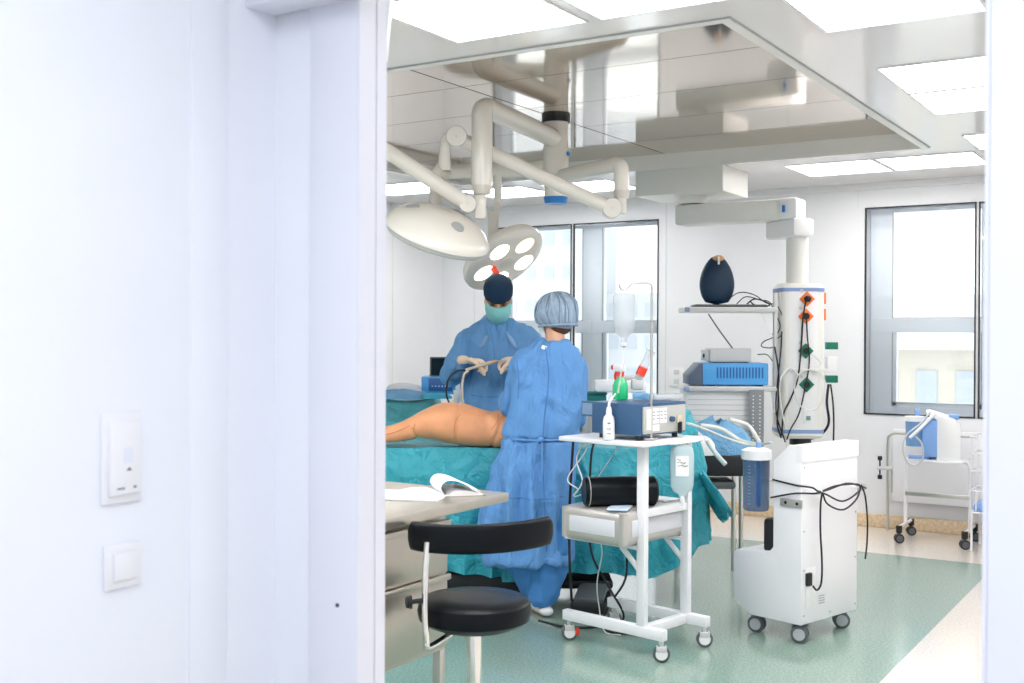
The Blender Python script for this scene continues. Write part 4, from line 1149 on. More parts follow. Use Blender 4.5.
def heap(name, m, c, s, seed, label, cat, rz=0):
    b = MB(); rings = []; n = 28
    for (f, h) in ((1.0, 0), (1.0, .18), (.93, .5), (.75, .78), (.45, .95), (.1, 1.0)):
        rings.append([Vector((s[0]*f*math.cos(2*PI*j/n)*(1+.25*noise.noise(Vector((math.cos(2*PI*j/n)*2, math.sin(2*PI*j/n)*2, seed)))),
                              s[1]*f*math.sin(2*PI*j/n)*(1+.25*noise.noise(Vector((math.cos(2*PI*j/n)*2, math.sin(2*PI*j/n)*2, seed+3)))),
                              s[2]*h*(1+.35*noise.noise(Vector((f*4+seed, math.cos(2*PI*j/n)*3, math.sin(2*PI*j/n)*3)))))) for j in range(n)])
    b.loft(rings); o = b.build(name, m, angle=85); o.location = c; o.rotation_euler = (0, 0, rz)
    return tag(o, label, cat)
c_ = BP(400, 394, 7.5); heap('folded_cloth', M_bluedrape, (c_.x, c_.y, 1.075), (.19, .12, .055), 2, 'crumpled blue cloth on the rear teal table', 'cloth', R(32))
c_ = BP(404, 385, 7.66); heap('folded_towel', M_towel, (c_.x, c_.y, 1.125), (.12, .06, .040), 5, 'white folded towel on top of the blue cloth at left', 'towel', R(25))
c_ = BP(437, 393, 7.4); heap('folded_cloth', M_cyan, (c_.x, c_.y, 1.08), (.10, .05, .035), 9, 'small cyan cloth in front of the bright blue console', 'cloth', R(32))
c_ = BP(459, 400, 7.35)
t = thing('white_cup', 'small white cup on the rear table beside the surgeon', 'cup', (c_.x, c_.y, 1.06), 0)
MB().lathe([(0, 0), (.030, 0), (.036, .075), (.034, .078), (.028, .01), (0, .01)]).build('cup_body', M_whitepl, t)

# green cloth box and white tray between nurse and spray bottle (far side of the table)
c_ = W(.46, 6.62)
t = thing('green_bin', 'dark green covered tray right of the nurse, behind the generator', 'tray', (c_.x, c_.y, 1.06), R(32))
MB().box((0, 0, .06), (.17, .18, .07), bev=.012).build('body', M_tray, t)
MB().box((0, 0, .10), (.18, .19, .012), bev=.004).build('lid', M_tray, t)
MB().box((0, 0, -.10), (.03, .03, .26)).build('support', M_steel, t)
c_ = W(.62, 6.55)
t = thing('white_tray', 'white instrument tray behind the green spray bottle', 'tray', (c_.x, c_.y, 1.16), R(32))
MB().box((0, 0, .045), (.30, .14, .07), bev=.02).build('body', M_whitepl, t)
MB().box((.06, -.0, .09), (.14, .10, .03), bev=.01).build('lid', M_lgrey, t)
MB().box((0, 0, -.16), (.03, .03, .34)).build('support', M_steel, t)

# ================================================================== SURGICAL LIGHT
DC, LC = 6.84, .258
sl = thing('surgical_light', 'cream ceiling-mounted operating light with three jointed arms and round heads', 'operating light', W(LC, DC, 2.8), R(32))
def S(L, D, z): return Vector((L-LC, D-DC, z-2.8))
def pivot(c, r_, h):
    p = MB().cyl(c+Vector((0, -h, 0)), c+Vector((0, h, 0)), r_, seg=36).build('pivot', M_cream, sl)
    MB().tube([c+Vector((math.cos(2*PI*k/28)*(r_+.001), -h+.006, math.sin(2*PI*k/28)*(r_+.001))) for k in range(29)], .0028, seg=6, n=1).build('pivot_ring', M_grey, p)
    MB().cyl(c+Vector((0, -h-.002, 0)), c+Vector((0, -h, 0)), r_*.12).build('pivot_screw', M_lgrey, p)
b = MB().cyl(S(LC, DC, 2.8), S(LC, DC, 2.62), .074, seg=40).cyl(S(LC, DC, 2.62), S(LC, DC, 2.45), .078, seg=40).cyl(S(LC, DC, 2.45), S(LC, DC, 2.32), .070, seg=40)
b.build('column', M_cream, sl)
MB().cyl(S(LC, DC, 2.80), S(LC, DC, 2.772), .086, seg=40).build('ceiling_ring', M_black, sl)
MB().cyl(S(LC, DC, 2.325), S(LC, DC, 2.285), .074, .066, seg=40).build('blue_end_cap', M_bluering, sl)
MB().cyl(S(LC+.07, DC-.045, 2.58), S(LC+.078, DC-.05, 2.58), .014).build('blue_button', M_bluering, sl)
# upper arm
b = MB().tube([S(LC, DC, 2.67), S(.16, 6.64, 2.68), S(-.10, 6.10, 2.695), S(-.148, 6.02, 2.692), S(-.163, 5.99, 2.66), S(-.163, 5.99, 2.60), S(-.163, 5.99, 2.28)], .056, seg=24, n=6)
b.build('upper_arm', M_cream, sl)
MB().cyl(S(-.163, 5.99, 2.285), S(-.163, 5.99, 2.235), .053, .045, seg=32).build('arm_collar', M_cream2, sl)
b = MB().box(S(-.170, 5.99, 2.17), (.06, .06, .13), bev=.012)
b.build('swivel_block', M_cream, sl)
ja = S(-.235, 5.98, 2.180)
pivot(ja, .043, .055)
b = MB().tube([ja, S(-.90, 5.50, 2.575)], .040, seg=20, n=1); b.build('spring_arm', M_cream, sl)
jb = S(-.92, 5.49, 2.585)
pivot(jb, .05, .055)
MB().cyl(jb, jb+Vector((0, 0, -.25)), .03).build('drop_tube', M_cream, sl)
# lower arm to the right elbow
b = MB().tube([S(LC, DC, 2.44), S(.36, 6.68, 2.445), S(.545, 6.40, 2.45), S(.590, 6.34, 2.445), S(.604, 6.32, 2.41), S(.604, 6.32, 2.36), S(.604, 6.32, 2.29)], .043, seg=24, n=6)
b.build('lower_arm', M_cream, sl)
MB().cyl(S(.604, 6.32, 2.30), S(.604, 6.32, 2.255), .047, .040, seg=32).build('arm_collar', M_cream2, sl)
MB().box(S(.604, 6.31, 2.215), (.05, .06, .09), bev=.012).build('swivel_block', M_cream, sl)
jc = S(.546, 6.28, 2.195); jd = S(-.296, 6.0, 2.535)
pivot(jc, .052, .052)
MB().tube([jc, jd], .039, seg=20, n=1).build('spring_arm', M_cream, sl)
pivot(jd, .052, .052)
MB().tube([jd, jd+Vector((-.045, 0, .0)), jd+Vector((-.062, 0, -.05)), jd+Vector((-.066, 0, -.175))], [.03, .03, .028, .036], seg=18).build('drop_tube', M_cream, sl)
# third arm behind
b = MB().tube([S(LC, DC, 2.53), S(.10, 6.88, 2.50), S(-.25, 6.90, 2.49), S(-.40, 6.80, 2.47)], .045, seg=20); b.build('rear_arm', M_cream, sl)
MB().cyl(S(-.09, 6.89, 2.49), S(-.09, 6.89, 2.29), .024, seg=20).build('drop_handle', M_cream, sl)
# yokes
b = MB().tube([S(-.362, 6.0, 2.37), S(-.40, 6.02, 2.32), S(-.41, 6.03, 2.20), S(-.395, 6.02, 2.12)], [.05, .04, .028, .03], seg=16); b.build('yoke', M_cream2, sl)
b = MB().tube([S(-.09, 6.89, 2.30), S(-.10, 6.90, 2.24), S(-.12, 6.92, 2.16), S(-.14, 6.96, 2.02)], [.026, .024, .022, .02], seg=14)
b.box(S(-.118, 6.90, 2.12), (.065, .035, .26), bev=.01)
b.tube([S(-.14, 6.96, 2.03), S(-.11, 7.04, 2.06), S(-.07, 7.05, 2.03)], .018)
b.build('yoke', M_cream2, sl)
# head 1: big saucer seen from above its rim
def dirrot(n, up=(0, 0, 1)):
    return Vector(n).normalized().to_track_quat('Z', 'Y').to_matrix()
h1 = S(-.392, 5.92, 2.02); r1 = dirrot((.31, -.34, .90))
hd1 = MB().lathe([(0, -.055), (.12, -.055), (.20, -.050), (.262, -.032), (.281, -.010), (.283, .0), (.276, .020), (.245, .062), (.18, .105), (.09, .128), (0, .134)], c=h1, seg=64, rot=r1).build('lamp_head', M_cream, sl)
MB().lathe([(.279, -.012), (.2855, -.010), (.2855, -.002), (.279, .0)], c=h1, seg=64, rot=r1).build('rim_seam', M_grey, hd1)
MB().lathe([(0, -.085), (.10, -.082), (.135, -.068), (.14, -.05), (0, -.05)], c=h1, seg=40, rot=r1).build('lens_ring', M_cream2, hd1)
for a in (150, 262, 20):
    q = Vector((.165*math.cos(R(a)), .165*math.sin(R(a)), .109)); sl_ = Vector((math.cos(R(a))*.42, math.sin(R(a))*.42, 1))
    rr_ = r1 @ sl_.to_track_quat('Z', 'Y').to_matrix()
    MB().lathe([(0, .004), (.034, .004), (.036, -.004), (0, -.004)], c=h1+r1 @ q, seg=28, rot=rr_).build('grip_recess', M_grey, hd1)
# faint raised lettering strip on the rim
b = MB()
for k in range(9):
    a = R(-108+k*3.0); q = Vector((.258*math.cos(a), .258*math.sin(a), .037))
    b.box(h1+r1 @ q, (.006, .009, .003), rot=r1 @ Matrix.Rotation(a, 3, 'Z'))
b.build('rim_marking', M_grey, hd1)
# head 2: lit face
h2 = S(-.043, 6.99, 1.948); n2 = Vector((.50, -.42, -.75)).normalized(); r2 = dirrot(n2)
hd2 = MB().lathe([(0, .012), (.215, .012), (.255, .006), (.272, -.010), (.274, -.035), (.262, -.062), (.20, -.085), (.10, -.10), (0, -.103)], c=h2, seg=64, rot=r2).build('lamp_head', M_cream, sl)
u1 = Vector((.81, 0, .59)); u1 = (u1-n2*u1.dot(n2)).normalized(); u2 = n2.cross(u1)
if u2.z > 0: u2 = -u2
for k, ph in enumerate((-90, -18, 54, 126, 198)):
    q = (u1*math.cos(R(ph))+u2*math.sin(R(ph)))*.158
    MB().lathe([(0, .0165), (.060, .0165), (.066, .012), (.066, .0), (0, .0)], c=h2+q, seg=32, rot=r2).build('lens', M_bulb if k != 1 else M_bulbw, hd2)
MB().lathe([(0, .016), (.050, .016), (.054, .012), (.054, 0), (0, 0)], c=h2, seg=28, rot=r2).build('centre_cover', M_cream2, hd2)
q = (u1*math.cos(R(205))+u2*math.sin(R(205)))*.095
MB().lathe([(0, .01), (.020, .01), (.018, .06), (.013, .07), (0, .07)], c=h2+q, seg=20, rot=r2).build('sterile_handle', M_red, hd2)

# ================================================================== SUPPLY PENDANT
PD, PL = 7.95, None
pc = W((798-512)/1137*PD, PD)
pn = thing('supply_pendant', 'white ceiling supply pendant with sockets, arm and two equipment shelves', 'pendant', (pc.x, pc.y, 0), R(32))
def Q(px, y, D=PD): return Vector(((px-798)/1137*D if D == PD else (px-512)/1137*D-(798-512)/1137*PD, D-PD, 1.5+(334-y)*D/1137))
def PW(x, y, z): return Matrix.Translation((pc.x, pc.y, 0)) @ Matrix.Rotation(R(32), 4, 'Z') @ Vector((x, y, z))
inv = (Matrix.Translation((pc.x, pc.y, 0)) @ Matrix.Rotation(R(32), 4, 'Z')).inverted()
# ceiling box, square to the room
b = MB(); b.lim(-3.66, -2.98, 7.56, 8.06, 2.515, 2.70, bev=.004)
o = b.build('ceiling_box', M_offwhite); o.matrix_world = inv; o.parent = pn
cb = inv @ Vector((-3.30, 7.78, 2.5))
MB().cyl(cb+Vector((0, 0, .04)), cb+Vector((0, 0, -.04)), .10, seg=32).build('arm_bearing', M_offwhite, pn)
zA = 2.375
e0 = Vector((cb.x, cb.y, zA)); e1 = Vector((-.045, 0, zA+.005)); dv = e1-e0; ang = math.atan2(dv.y, dv.x)
b = MB().box((e0+e1)/2-Vector((.07*math.cos(ang), .07*math.sin(ang), 0)), (dv.length+.06, .20, .145), rz=ang, bev=.015)
b.build('arm', M_offwhite, pn)
MB().box(e1+Vector((.0, 0, 0)), (.13, .21, .15), rz=ang, bev=.02).build('arm_end', M_whitepl, pn)
MB().box((-.13, -.10, zA), (.02, .02, .05), rz=ang, bev=.004).build('blue_tab', M_bluering, pn)
MB().box((-.04, .05, 2.265), (.13, .16, .12), bev=.01).build('bearing', M_offwhite, pn)
MB().box((-.055, .04, 2.245), (.17, .36, .125), rz=R(20), bev=.02).build('head_block', M_whitepl, pn)
MB().cyl((-.01, 0, 2.20), (-.01, 0, 1.86), .075, seg=32).build('drop_column', M_offwhite, pn)
hz0, hz1 = .79, 1.86
b = MB(); rings = []
for z, ins in ((hz0, .02), (hz0+.02, 0), (hz1-.03, 0), (hz1, .02)):
    rings.append([p+Vector((0, 0, z)) for p in rrect(.152-ins, .145-ins, .05)])
b.loft(rings); b.build('service_head', M_offwhite, pn)
for z in (hz0+.05, hz1-.045):
    b = MB(); b.loft([[p+Vector((0, 0, z+dz)) for p in rrect(.155, .148, .05)] for dz in (-.013, .013)]); b.build('trim_band', M_palebluetr, pn)
MB().box((0, -.146, 1.33), (.20, .004, .95), bev=.001).build('front_rail', M_whitepl, pn)
def sock(px, y, m):
    q = Q(px, y); x, z = q.x, q.z
    f = MB().box((x, -.155, z), (.075, .02, .075), rot=Matrix.Rotation(R(45), 3, 'Y'), bev=.004).build('socket', m, pn)
    MB().cyl((x, -.166, z), (x, -.160, z), .023).build('socket_hole', M_black, f)
    MB().cyl((x-.035, -.150, z+.055), (x-.035, -.144, z+.055), .012).build('indicator', M_lgrey, f)
sock(801, 298, M_orange); sock(800, 315, M_orange); sock(800, 349, M_greens); sock(801, 382, M_greens)
for y, m in ((297, M_orange), (313, M_orange)): MB().box((.170, -.03, Q(0, y).z), (.014, .07, .08), bev=.003).build('side_socket', m, pn)
for y in (344, 377): MB().box((.22, -.05, Q(0, y).z), (.08, .05, .05), bev=.003).build('gas_outlet', M_greens, pn)
MB().box((.22, -.05, Q(0, 362).z), (.07, .05, .10), bev=.004).build('outlet_box', M_whitepl, pn)
MB().lim(-.10, .165, -.165, -.145, Q(0, 368).z-.010, Q(0, 368).z+.010, bev=.003).build('equipment_rail', M_offwhite, pn)
MB().lim(.0, .07, -.153, -.145, Q(0, 415).z-.035, Q(0, 415).z+.05, bev=.003).build('data_plate', M_whitepl, pn)
MB().lim(.02, .05, -.156, -.152, Q(0, 415).z-.015, Q(0, 415).z+.015).build('data_port', mat('port_green', (0.15, 0.32, 0.27), 0.5), pn)
MB().cyl((.02, 0, hz0), (.02, 0, hz0-.05), .075).build('bottom_outlet', M_black, pn)
# shelves on the left
sx0, sx1 = Q(682, 0).x, Q(770, 0).x
def shelf(y, m=M_lgrey):
    z = Q(0, y).z
    s_ = MB().lim(sx0, sx1, -.20, .18, z-.035, z, bev=.006).build('shelf', M_whitepl, pn)
    MB().lim(sx0-.012, sx0+.02, -.21, -.19, z-.034, z-.002, bev=.003).build('corner_cap', M_palebluetr, s_)
    MB().lim(sx0+.02, sx1, -.212, -.20, z-.030, z-.006, bev=.002).build('front_rail', M_lgrey, s_)
    return z
zs1 = shelf(306.5); zs2 = shelf(384)
MB().lim(sx1-.01, sx1+.015, -.16, -.12, zs2-.15, zs1+.10, bev=.004).build('mounting_post', M_lgrey, pn)
MB().prism([(sx1-.10, zs1-.035), (sx1-.02, zs1-.035), (sx1-.02, zs1-.18), (sx1-.04, zs1-.18)], -.17, -.16, 'y').build('shelf_bracket', M_whitepl, pn)
MB().prism([(sx1-.03, zs2-.035), (sx1, zs2-.035), (sx1, zs2-.18), (sx1-.01, zs2-.18)], -.17, -.16, 'y').build('shelf_bracket', M_whitepl, pn)
# drawer block and perforated upright under the lower shelf
zb0 = Q(0, 440).z
dw = MB().lim(sx0+.01, sx1-.07, -.15, .16, zb0, zs2-.036, bev=.008).build('drawer_block', M_whitepl, pn)
b = MB()
for k in range(8): b.lim(sx0+.02, sx1-.085, -.156, -.150, zb0+.045+k*.036, zb0+.050+k*.036)
b.build('drawer_grooves', M_lgrey, pn, smooth=False)
xr = Q(751, 0).x
up = MB().lim(xr-.055, xr+.045, -.215, -.205, zb0-.02, zs2-.02, bev=.002).build('perforated_upright', mat('upright_grey', (0.25, 0.26, 0.28), 0.4), pn)
b = MB()
for k in range(14):
    for xx in (-.028, .018): b.lim(xr+xx-.004, xr+xx+.004, -.2165, -.214, zb0+k*.025, zb0+k*.025+.008)
b.build('holes', M_whitepl, up, smooth=False)

# egg-shaped device
q = Q(716, 304)
o = PW(q.x, -.02, zs1+.020)
t = thing('egg_monitor', 'dark blue egg-shaped device with an amber notch on the top shelf', 'medical device', o, R(32))
b = MB(); rings = []
for i in range(21):
    f = i/20; z = .345*f
    rr_ = .128*math.sin(PI*min(1, (f*.94+.06)**.92))**.50*(1-.12*f) if 0 < f < 1 else .004
    rings.append([Vector((rr_*math.cos(2*PI*j/32), rr_*.62*math.sin(2*PI*j/32), z)) for j in range(32)])
b.loft(rings); b.build('shell', M_egg, t, angle=80)
MB().sph((.004, -.028, .322), (.040, .040, .022)).build('amber_cap', M_skinop, t)
MB().box((-.0, -.066, .305), (.014, .010, .055), bev=.004).build('white_clip', M_whitepl, t)
o = PW(Q(728, 0).x, -.02, zs1+.001)
t = thing('keyboard_tray', 'flat black keyboard tray under the egg-shaped device', 'keyboard', o, R(32))
MB().box((0, 0, .009), (.50, .22, .014), bev=.004).build('base', M_dgrey, t)
b = MB()
for r_ in range(5):
    for k in range(18): b.box((-.23+k*.027, -.08+r_*.036, .0175), (.022, .028, .004))
b.build('keys', M_black, t, smooth=False)
# cables on the shelf
b = MB()
z = zs1+.03
def PWx(px, y, dy=-.12): v = Q(px, y); return PW(v.x, dy, v.z)
b.tube([PWx(722, 301), PWx(735, 292), PWx(750, 294), PWx(762, 302), PWx(772, 304), PWx(778, 315), PWx(780, 330), PWx(772, 338)], .0035)
b.tube([PWx(733, 303), PWx(742, 296), PWx(756, 299), PWx(765, 301), PWx(770, 310), PWx(776, 325), PWx(770, 335), PWx(760, 340), PWx(758, 345), PWx(768, 346), PWx(772, 340), PWx(765, 325), PWx(763, 310)], .0035)
b.tube([PWx(745, 303, -.05), PWx(752, 298, -.06), PWx(762, 300, -.06), PWx(768, 304, -.04), PWx(755, 304, -.02), PWx(748, 300, -.05)], .005)
tag(b.build('tangled_cables', M_cable), 'tangle of thin black cables on and below the top shelf', 'cable')
tag(MB().tube([PWx(707, 313, -.05), PWx(718, 329, -.04), PWx(732, 347, -.02)], .005, n=1).build('gas_strut', M_dgrey), 'dark diagonal rod between the two pendant shelves', 'rod')
# grey box + blue device on the lower shelf
qb = Q(727, 383)
t = thing('blue_device', 'long bright blue device with vent slots and a grey slanted nose on the lower shelf', 'medical device', PW(qb.x, -.02, zs2), R(32))
MB().lim(-.195, .255, -.14, .14, .010, .158, bev=.006).build('housing', M_bluedev, t)
MB().prism([(-.29, .010), (-.195, .010), (-.195, .156), (-.215, .156), (-.29, .075)], -.14, .14, 'y', bev=.004).build('front_nose', mat('slate_nose', (0.09, 0.13, 0.20), 0.4), t)
b = MB()
for k in range(15): b.lim(-.10+k*.022, -.089+k*.022, -.1415, -.1395, .055, .13)
b.build('vent_slots', mat('slot_blue', (0.02, 0.13, 0.42), 0.5), t, smooth=False)
for x in (-.14, .19): MB().lim(x, x+.03, -.13, .13, 0, .012).build('foot', M_black, t)
t = thing('grey_box_device', 'small grey metal box unit on top of the blue device', 'medical device', PW(Q(728, 0).x, -.0, zs2+.158), R(32))
MB().lim(-.145, .14, -.11, .11, .008, .100, bev=.005).build('housing', M_lgrey, t)
MB().lim(-.175, -.145, -.09, .09, .015, .088, bev=.004).build('front_face', M_lgrey, t)
MB().lim(-.12, .12, -.10, .10, 0, .009).build('base', M_dgrey, t)
MB().cyl((-.185, -.06, .05), (-.17, -.06, .05), .014).build('knob', M_black, t)
tag(MB().tube([PWx(757, 353, -.02), PWx(765, 353, -.06), PWx(770, 360, -.10), PWx(773, 362, -.10)], .0035).build('power_lead', M_cable), 'short black lead from the grey metal box unit', 'cable')
# cables from the sockets
b = MB().tube([PWx(801, 298, -.18), PWx(798, 303, -.19), PWx(796, 320, -.18), PWx(795, 345, -.17), PWx(792, 375, -.17), PWx(785, 395, -.18), PWx(778, 410, -.18), PWx(776, 432, -.18)], .006)
b.sph(PWx(801, 298, -.18), .024)
tag(b.build('plug_cable', M_cable), 'black cable plugged into the top orange socket', 'cable')
b = MB().tube([PWx(800, 316, -.17), PWx(801, 335, -.17), PWx(803, 360, -.17), PWx(799, 385, -.17), PWx(793, 410, -.18), PWx(785, 425, -.18), PWx(781, 436, -.18)], .005)
tag(b.build('plug_cable', M_cable), 'black cable plugged into the lower orange socket', 'cable')
b = MB().tube([PWx(768, 345, -.20), PWx(772, 370, -.20), PWx(772, 400, -.20), PWx(771, 420, -.2), PWx(775, 434, -.2)], .006)
b.tube([PWx(775, 330, -.20), PWx(774, 350, -.20), PWx(771, 380, -.20), PWx(770, 410, -.2), PWx(779, 438, -.2)], .005)
tag(b.build('hanging_cables', M_cable), 'black cables running down the edge of the pendant shelves', 'cable')
b = MB().tube([PWx(826, 382, -.07), PWx(824, 400, -.08), PWx(826, 420, -.08), PWx(820, 432, -.05), PWx(812, 437, 0)], .009)
b.tube([PWx(828, 382, -.07), PWx(830, 400, -.08), PWx(831, 420, -.08), PWx(832, 440, -.05)], .006)
tag(b.build('gas_hoses', M_cable), 'two black hoses hanging from the green outlet at the pendant side', 'hose')
b = MB(); cw = []
for k in range(13):
    a = 2*PI*k/12; cw.append(PWx(803+15*math.sin(a), 383-16*math.cos(a) if math.cos(a) > 0 else 385-22*math.cos(a), -.19))
b.tube(cw, .005)
cw = [PWx(791, 372, -.18), PWx(785, 366, -.18), PWx(778, 370, -.19), PWx(773, 380, -.2), PWx(774, 400, -.2), PWx(779, 425, -.2)]
b.tube(cw, .006); b.tube([PWx(804, 352, -.18), PWx(810, 356, -.19), PWx(814, 362, -.18), PWx(808, 364, -.18)], .004)
tag(b.build('coiled_hose', M_cablew), 'white tubing coiled on the front rail of the pendant', 'hose')
# bag with tubes, papers under the shelves
c_ = W(1.235, 7.12)
t = thing('side_table', 'low dark equipment trolley behind the drape under the tubing', 'trolley', (c_.x, c_.y, 0), R(32))
MB().box((0, 0, .70), (.52, .34, .13), bev=.02).build('top_tray', M_black, t)
MB().box((0, 0, .575), (.30, .26, .05), bev=.02).build('under_tray', M_dgrey, t)
for (x, y) in ((-.18, -.12), (.18, -.12), (.18, .12), (-.18, .12)): MB().cyl((x, y, 0), (x, y, .64), .014).build('leg', M_steel, t)
heap('blue_wrap', M_bluedrape, W(1.28, 7.10, .765), (.23, .14, .19), 4, 'crumpled pale blue wrap on the dark trolley under the shelves', 'cloth', R(32))
heap('instrument_wrap', M_paper, W(1.14, 7.00, .765), (.12, .08, .12), 6, 'white wrapped packs in front of the pale blue wrap', 'packs', R(20))
def T(px, y, D): return BP(px, y, D)
tag(MB().tube([T(688, 422, 5.6), T(705, 428, 6.0), T(730, 438, 6.4), T(752, 444, 6.45), T(772, 441, 6.2)], .007).build('suction_tubing', M_cablew), 'pale tubing sweeping from the generator towards the suction machine', 'tubing')
tag(MB().tube([T(700, 424, 6.6), T(722, 428, 6.65), T(742, 440, 6.6), T(758, 443, 6.5)], .013).build('corrugated_hose', M_offwhite), 'thick off-white hose lying over the wrapped packs', 'hose')
tag(MB().tube([T(708, 440, 6.6), T(716, 452, 6.55), T(726, 463, 6.5)], .014, n=3).build('breathing_hose', M_offwhite), 'short off-white hose hanging down over the dark trolley', 'hose')
tag(MB().tube([T(730, 418, 6.6), T(748, 424, 6.6), T(757, 436, 6.5), T(760, 441, 6.4)], .012).build('curved_hose', M_offwhite), 'off-white hose curving over the pale blue wrap', 'hose')

# cables around the cart
b = MB()
b.tube([onC(-.20, -.12, 1.0), onC(-.20, -.20, .90), onC(-.13, -.24, .80), onC(-.20, -.22, .72), onC(-.10, -.20, .755)], .0032)
b.tube([onC(-.18, -.10, 1.0), onC(-.16, -.20, .92), onC(-.24, -.22, .80), onC(-.16, -.24, .76), onC(-.22, -.20, .72)], .0032)
b.tube([onC(-.08, .02, 1.0), onC(-.14, .0, .90), onC(-.22, -.0, .80), onC(-.26, -.05, .73)], .0025)
tag(b.build('white_leads', M_cablew), 'thin white leads hanging from the cart top to the case', 'cable')
b = MB().tube([onC(-.25, .02, .998), onC(-.27, .0, .90), onC(-.28, .0, .65), onC(-.29, .03, .40), onC(-.25, .12, .22), onC(-.20, .18, .06), onC(-.30, .10, .012), onC(-.42, -.02, .012), onC(-.60, -.02, .012)], .006)
b.tube([onC(-.20, .20, .45), onC(-.22, .22, .25), onC(-.30, .18, .10), onC(-.25, .08, .012), onC(-.05, .12, .012)], .006)
tag(b.build('floor_cable', M_cable), 'black cable dropping from the cart and trailing on the green floor', 'cable')
b = MB().tube([onC(-.22, -.02, .53), onC(-.20, .0, .42), onC(-.27, .05, .25), onC(-.28, .08, .12), onC(-.22, .05, .012), onC(-.12, .05, .012)], .003)
tag(b.build('floor_lead', M_cablew), 'thin white lead reaching from the case down to the floor', 'cable')
t = thing('foot_pedal', 'black foot pedal on the floor behind the cart wheel', 'foot pedal', W(.44, 6.18), R(20))
MB().box((0, 0, .04), (.20, .26, .07), bev=.02).build('base', M_black, t)
MB().box((0, -.02, .10), (.16, .22, .03), rot=Matrix.Rotation(R(10), 3, 'X'), bev=.01).build('pedal', M_dgrey, t)

tag(MB().tube([BP(574, 436, 5.75), BP(572, 470, 5.75), BP(570, 520, 5.78), BP(571, 570, 5.80), BP(573, 600, 5.85)], .007).build('hanging_cable', M_cable), 'thick black cable hanging between the blue gown and the cart', 'cable')
# white tapered bracket fixed to the ceiling just inside the doorway
b = MB(); rings = []
for (z, w0_, w1_) in ((2.12, -.305, -.287), (2.20, -.305, -.280), (2.70, -.305, -.225)):
    rings.append([W(w0_, 2.55, z), W(w1_, 2.55, z), W(w1_, 2.60, z), W(w0_, 2.60, z)])
b.loft(rings); struct(b.build('trim_7', M_white, smooth=False))

# ================================================================== RIGHT REAR: TROLLEY, RADIATOR, BASKET, RAIL
t = thing('wall_panel', 'white flat radiator panel on the back wall under the right window', 'radiator', (-1.60, 9.0, 0))
MB().lim(-.55, .75, .0, .05, .225, .78, bev=.006).build('panel', M_white, t)
for x in (-.4, .5): MB().lim(x, x+.04, .05, .09, .30, .70).build('bracket', M_lgrey, t, smooth=False)
t = thing('bent_rail', 'bent steel rail with a black knob clamp leaning beside the radiator', 'rail', (-2.17, 8.94, 0))
MB().tube([(0, 0, .005), (0, 0, .40), (0, 0, .69), (.012, 0, .735), (.05, 0, .755), (.12, 0, .757), (.65, 0, .757)], .011).build('rail', M_steel, t)
MB().tube([(-.075, -.02, .485), (.04, -.02, .485)], .014, n=1).build('clamp_bar', M_lgrey, t)
MB().cyl((-.055, -.02, .43), (-.055, -.02, .545), .006).build('spindle', M_black, t)
for z in (.415, .560): MB().cyl((-.055, -.02, z-.015), (-.055, -.02, z+.015), .017).build('knob', M_black, t)
MB().tube([(.035, -.02, .47), (.035, -.02, .30)], .008, n=1).build('hook_rod', M_steel, t)

tr = thing('tube_trolley', 'small white tubular trolley on black casters below the right window', 'trolley', (-1.75, 8.665, 0), 0)
for y in (0,):
    MB().tube([(-.225, y, .115), (-.225, y, .40), (-.225, y, .54), (-.20, y, .590), (-.15, y, .605), (.15, y, .605), (.20, y, .590), (.225, y, .54), (.225, y, .40), (.225, y, .115)], .0125, n=5).build('hoop', M_white, tr)
for x in (-.225, .225): MB().tube([(x, -.19, .115), (x, .19, .115)], .012, n=1).build('base_tube', M_white, tr)
MB().lim(-.225, .225, -.018, -.008, .325, .355, bev=.002).build('cross_bar', M_steel, tr)
MB().lim(-.20, .20, -.18, .18, .596, .612, bev=.003).build('shelf', M_white, tr)
for (x, y) in ((-.225, -.19), (.225, -.19), (-.225, .19), (.225, .19)):
    fk = caster(tr, x, y, r=.034, w_=.022, ang=R(25), m_wheel=M_black, m_hub=M_dgrey, top=.10, twin=True, m_fork=M_black)
    MB().cyl((x, y, .075), (x, y, .125), .022).build('socket', M_black, tr)
dv_ = thing('inhaler_unit', 'white and blue suction unit with a clear blue jug on the tubular trolley', 'medical device', (-1.73, 8.62, .612), R(12))
MB().prism([(-.02, .0), (.14, .0), (.14, .24), (.10, .30), (-.06, .35), (-.09, .345), (-.09, .325), (-.02, .29)], -.10, .12, 'y', bev=.006).build('housing', M_whitepl, dv_)
MB().lim(-.115, -.015, -.115, .09, .02, .285, bev=.005).build('blue_side', M_trolblue, dv_)
MB().lim(.06, .13, -.095, -.02, .29, .33, bev=.008).build('switch_pod', M_trolblue, dv_)
MB().lathe([(0, 0), (.062, 0), (.068, .18), (0, .18)], c=(-.165, -.02, .09), seg=32).build('jug', M_jug, dv_)
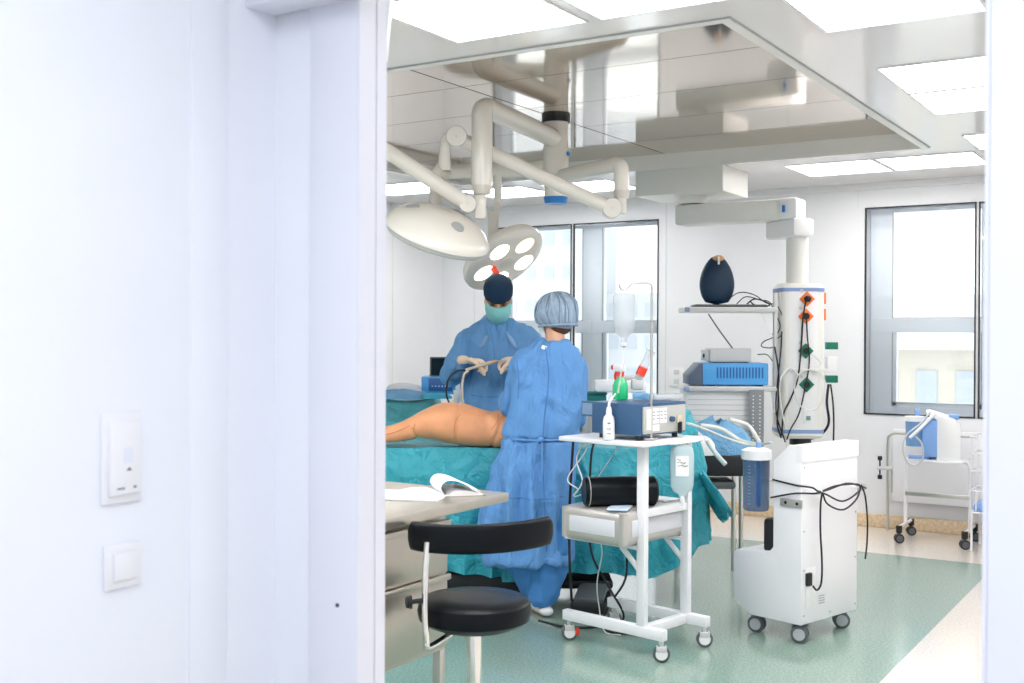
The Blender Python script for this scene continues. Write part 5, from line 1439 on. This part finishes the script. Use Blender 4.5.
MB().lathe([(0, .18), (.073, .18), (.073, .215), (0, .215)], c=(-.165, -.02, .09), seg=32).build('jug_lid', M_whitepl, dv_)
MB().box((-.150, -.02, .335), (.035, .05, .05), bev=.01).build('blue_valve', M_trolblue, dv_)
MB().box((-.14, -.02, .01), (.14, .14, .016), bev=.004).build('jug_tray', M_trolblue, dv_)
MB().tube([(-.06, -.12, .35), (-.13, -.15, .26), (-.22, -.15, .18), (-.245, -.15, .08), (-.22, -.14, -.01), (-.16, -.14, -.04), (-.11, -.15, .02), (-.12, -.16, .12), (-.16, -.16, .17)], .006).build('hose', M_lgrey, dv_)
MB().tube([(-.03, -.13, .34), (-.12, -.17, .24), (-.20, -.17, .16)], .011, n=3).build('wand', M_whitepl, dv_)

# wire basket
t = thing('wire_basket', 'white wire basket stand at the right door jamb', 'basket', (-1.345, 8.60, 0), 0)
for z in (.27, .42, .56, .68, .80):
    MB().tube([Vector((p.x, p.y, z)) for p in rrect(.14, .17, .03, 4)]+[Vector((.14, .14, z))], .005, n=1, seg=8).build('ring_wire', M_white, t)
for k in range(4):
    for sx_ in (-1, 1): MB().cyl((sx_*.14, -.15+k*.10, .27), (sx_*.14, -.15+k*.10, .80), .0035).build('upright_wire', M_white, t)
for k in range(3): MB().cyl((-.10+k*.1, -.17, .27), (-.10+k*.1, -.17, .80), .0035).build('upright_wire', M_white, t)
MB().lim(-.125, .125, -.155, .155, .275, .33, bev=.02).build('contents', M_trolblue, t)
for (x, y) in ((-.13, -.16), (.13, -.16), (.13, .16), (-.13, .16)): MB().cyl((x, y, 0), (x, y, .28), .008).build('leg', M_white, t)

# wall socket plate behind the pendant and beside the left window
t = thing('wall_socket', 'small white double wall socket left of the blue device', 'wall socket', (-3.99, 9.088, .0))
q = Vector((0, 0, 1.14))
MB().lim(-.07, .07, -.012, 0, 1.06, 1.22, bev=.004).build('plate', M_whitepl, t)
for z in (1.10, 1.18): MB().lim(-.025, .025, -.016, -.011, z-.02, z+.02, bev=.003).build('outlet', M_lgrey, t)
